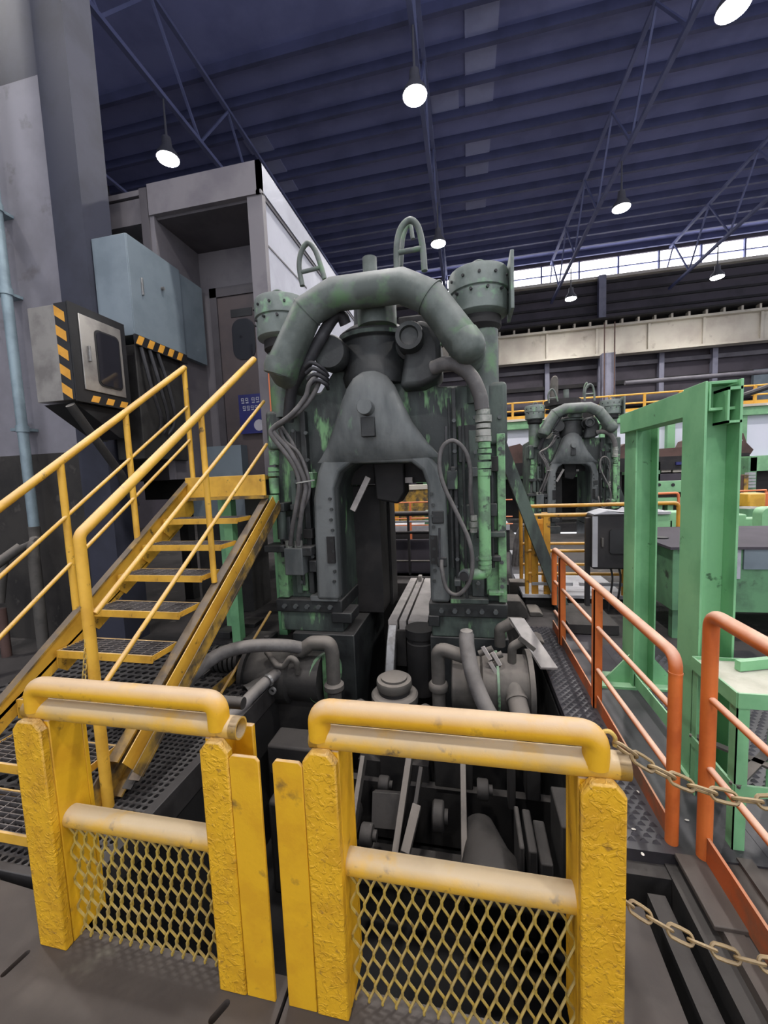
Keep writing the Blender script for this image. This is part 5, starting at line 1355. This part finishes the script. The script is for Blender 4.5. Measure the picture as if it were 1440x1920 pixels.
for (x0, y0, x1, y1, d) in ((1360, 965, 1400, 985, 0.3), (1372, 985, 1440, 1004, 0.3), (1395, 972, 1428, 990, 0.2)):
    part('slide_block', t, box_at(x0, y0, x1, y1, 7.2, d), 'green_far', 0.02)
part('base', t, box_at(1360, 1004, 1450, 1060, 7.3, 0.6), 'green_tank')
a, c = at(1430, 952, 6.6), at(1475, 1060, 6.6)
b = B(); prism(b, round_rect(a.x, c.x, c.z-0.2, a.z, 0.1), 'Y', 6.6, 6.8)
single('green_guard', b, 'green_far', 'bright green rounded guard at the right edge above the tank', 'guard')
t = thing('olive_drum', 'olive green drum behind the tank at the right edge', 'drum', (5.3, 8.5, 0))
a, c = at(1393, 952, 8.5), at(1432, 1000, 8.5)
b = B(); lathe(b, ((a.x+c.x)/2, 8.6, 0), (0,0,1), [(0.2, 0), (0.2, a.z-0.02), (0.18, a.z)], 24); part('shell', t, b, 'green_tank')
b = B(); ring(b, ((a.x+c.x)/2, 8.6, a.z-0.2), (0,0,1), 0.21, 0.19, 0.02, 24); part('hoop', t, b, 'green_tank')
t = thing('yellow_box', 'small yellow box cover above the olive drum at the right edge', 'box', (5.9, 9.2, 0))
part('cover', t, box_at(1404, 925, 1436, 952, 9.2, 0.3), 'stair', 0.03); part('post', t, box_at(1434, 925, 1441, 1010, 9.3, 0.1), 'far_orange'); part('stand', t, box_at(1404, 952, 1412, 1010, 9.3, 0.1), 'far_dark')
t = thing('green_press_frame', 'green machine frame with arched opening at the right edge', 'machine', (7.3, 12.2, 0))
part('header', t, box_at(1408, 855, 1500, 880, 12.2, 0.5), 'green_far'); part('leg', t, box_at(1404, 858, 1414, 1000, 12.2, 0.4), 'green_tank'); part('dark_opening', t, box_at(1414, 880, 1500, 1000, 12.5, 0.2), 'far_dark')
for k in range(5): part('plate_pile', t, box_at(1404, 886+k*6, 1417, 890+k*6, 12.0, 0.15), 'far_pale')
t = thing('brown_locker', 'rusty brown locker with a yellow edge right of the near frame post', 'locker', (6.0, 11, 0))
part('body', t, box_at(1370, 892, 1397, 985, 11, 0.4), 'rust'); part('edge', t, box_at(1396, 890, 1400, 985, 10.98, 0.4), 'stair_grime')
b = B(); tube(b, [at(1375, 921, 9.9), at(1436, 919, 9.9), at(1440, 930, 9.9)], 0.02, 8); tube(b, [at(1375, 963, 9.9), at(1470, 961, 9.9)], 0.016, 8); tube(b, [at(1436, 919, 9.9), at(1437, 1010, 9.9)], 0.02, 8)
single('dusty_rail', b, 'far_orange', 'thin dusty rail crossing before the brown locker', 'railing')
# left gap between the two presses
t = thing('hose_bundle', 'tangle of pale hoses on the floor left of the yellow platform rails', 'hoses', (1.0, 6.9, 0))
for k in range(4):
    b = B(); tube(b, spline([at(962+6*k, 1060, 6.9), at(968+5*k, 1010-4*k, 6.9), at(980+3*k, 985+5*k, 6.9), at(992, 1000+8*k, 6.9), at(986+2*k, 1050, 6.9)], 5), 0.03, 8); part('hose', t, b, 'hose')
part('manifold', t, box_at(960, 1040, 1000, 1085, 6.9, 0.4), 'far_pale')
# bright metal chips on the walkway
cm = B(); lathe(cm, (0, 0, 0), (0,0,1), [(0.006, 0), (0.009, 0.002), (0.004, 0.004)], 8); cme = mesh_of('metal_chip', cm, 'chip')
for k, (px, py) in enumerate(((1196, 1485), (1188, 1555), (1205, 1602), (1288, 1538), (1041, 1194))):
    o = bpy.data.objects.new('metal_chip', cme); C.objects.link(o); q = atz(px, py, 0.003); o.location = q; o.scale = (1.2, 0.7, 1) if k % 2 else (0.8, 1.1, 1)
    o['label'] = ['small bright metal chip by the orange kick plate', 'bright metal chip right of the right gate post', 'tiny bright chip at the walkway end', 'bright metal chip between the two orange posts', 'pale chip far along the walkway'][k]
    o['category'] = 'chip'; o['group'] = 'metal chips on the floor'
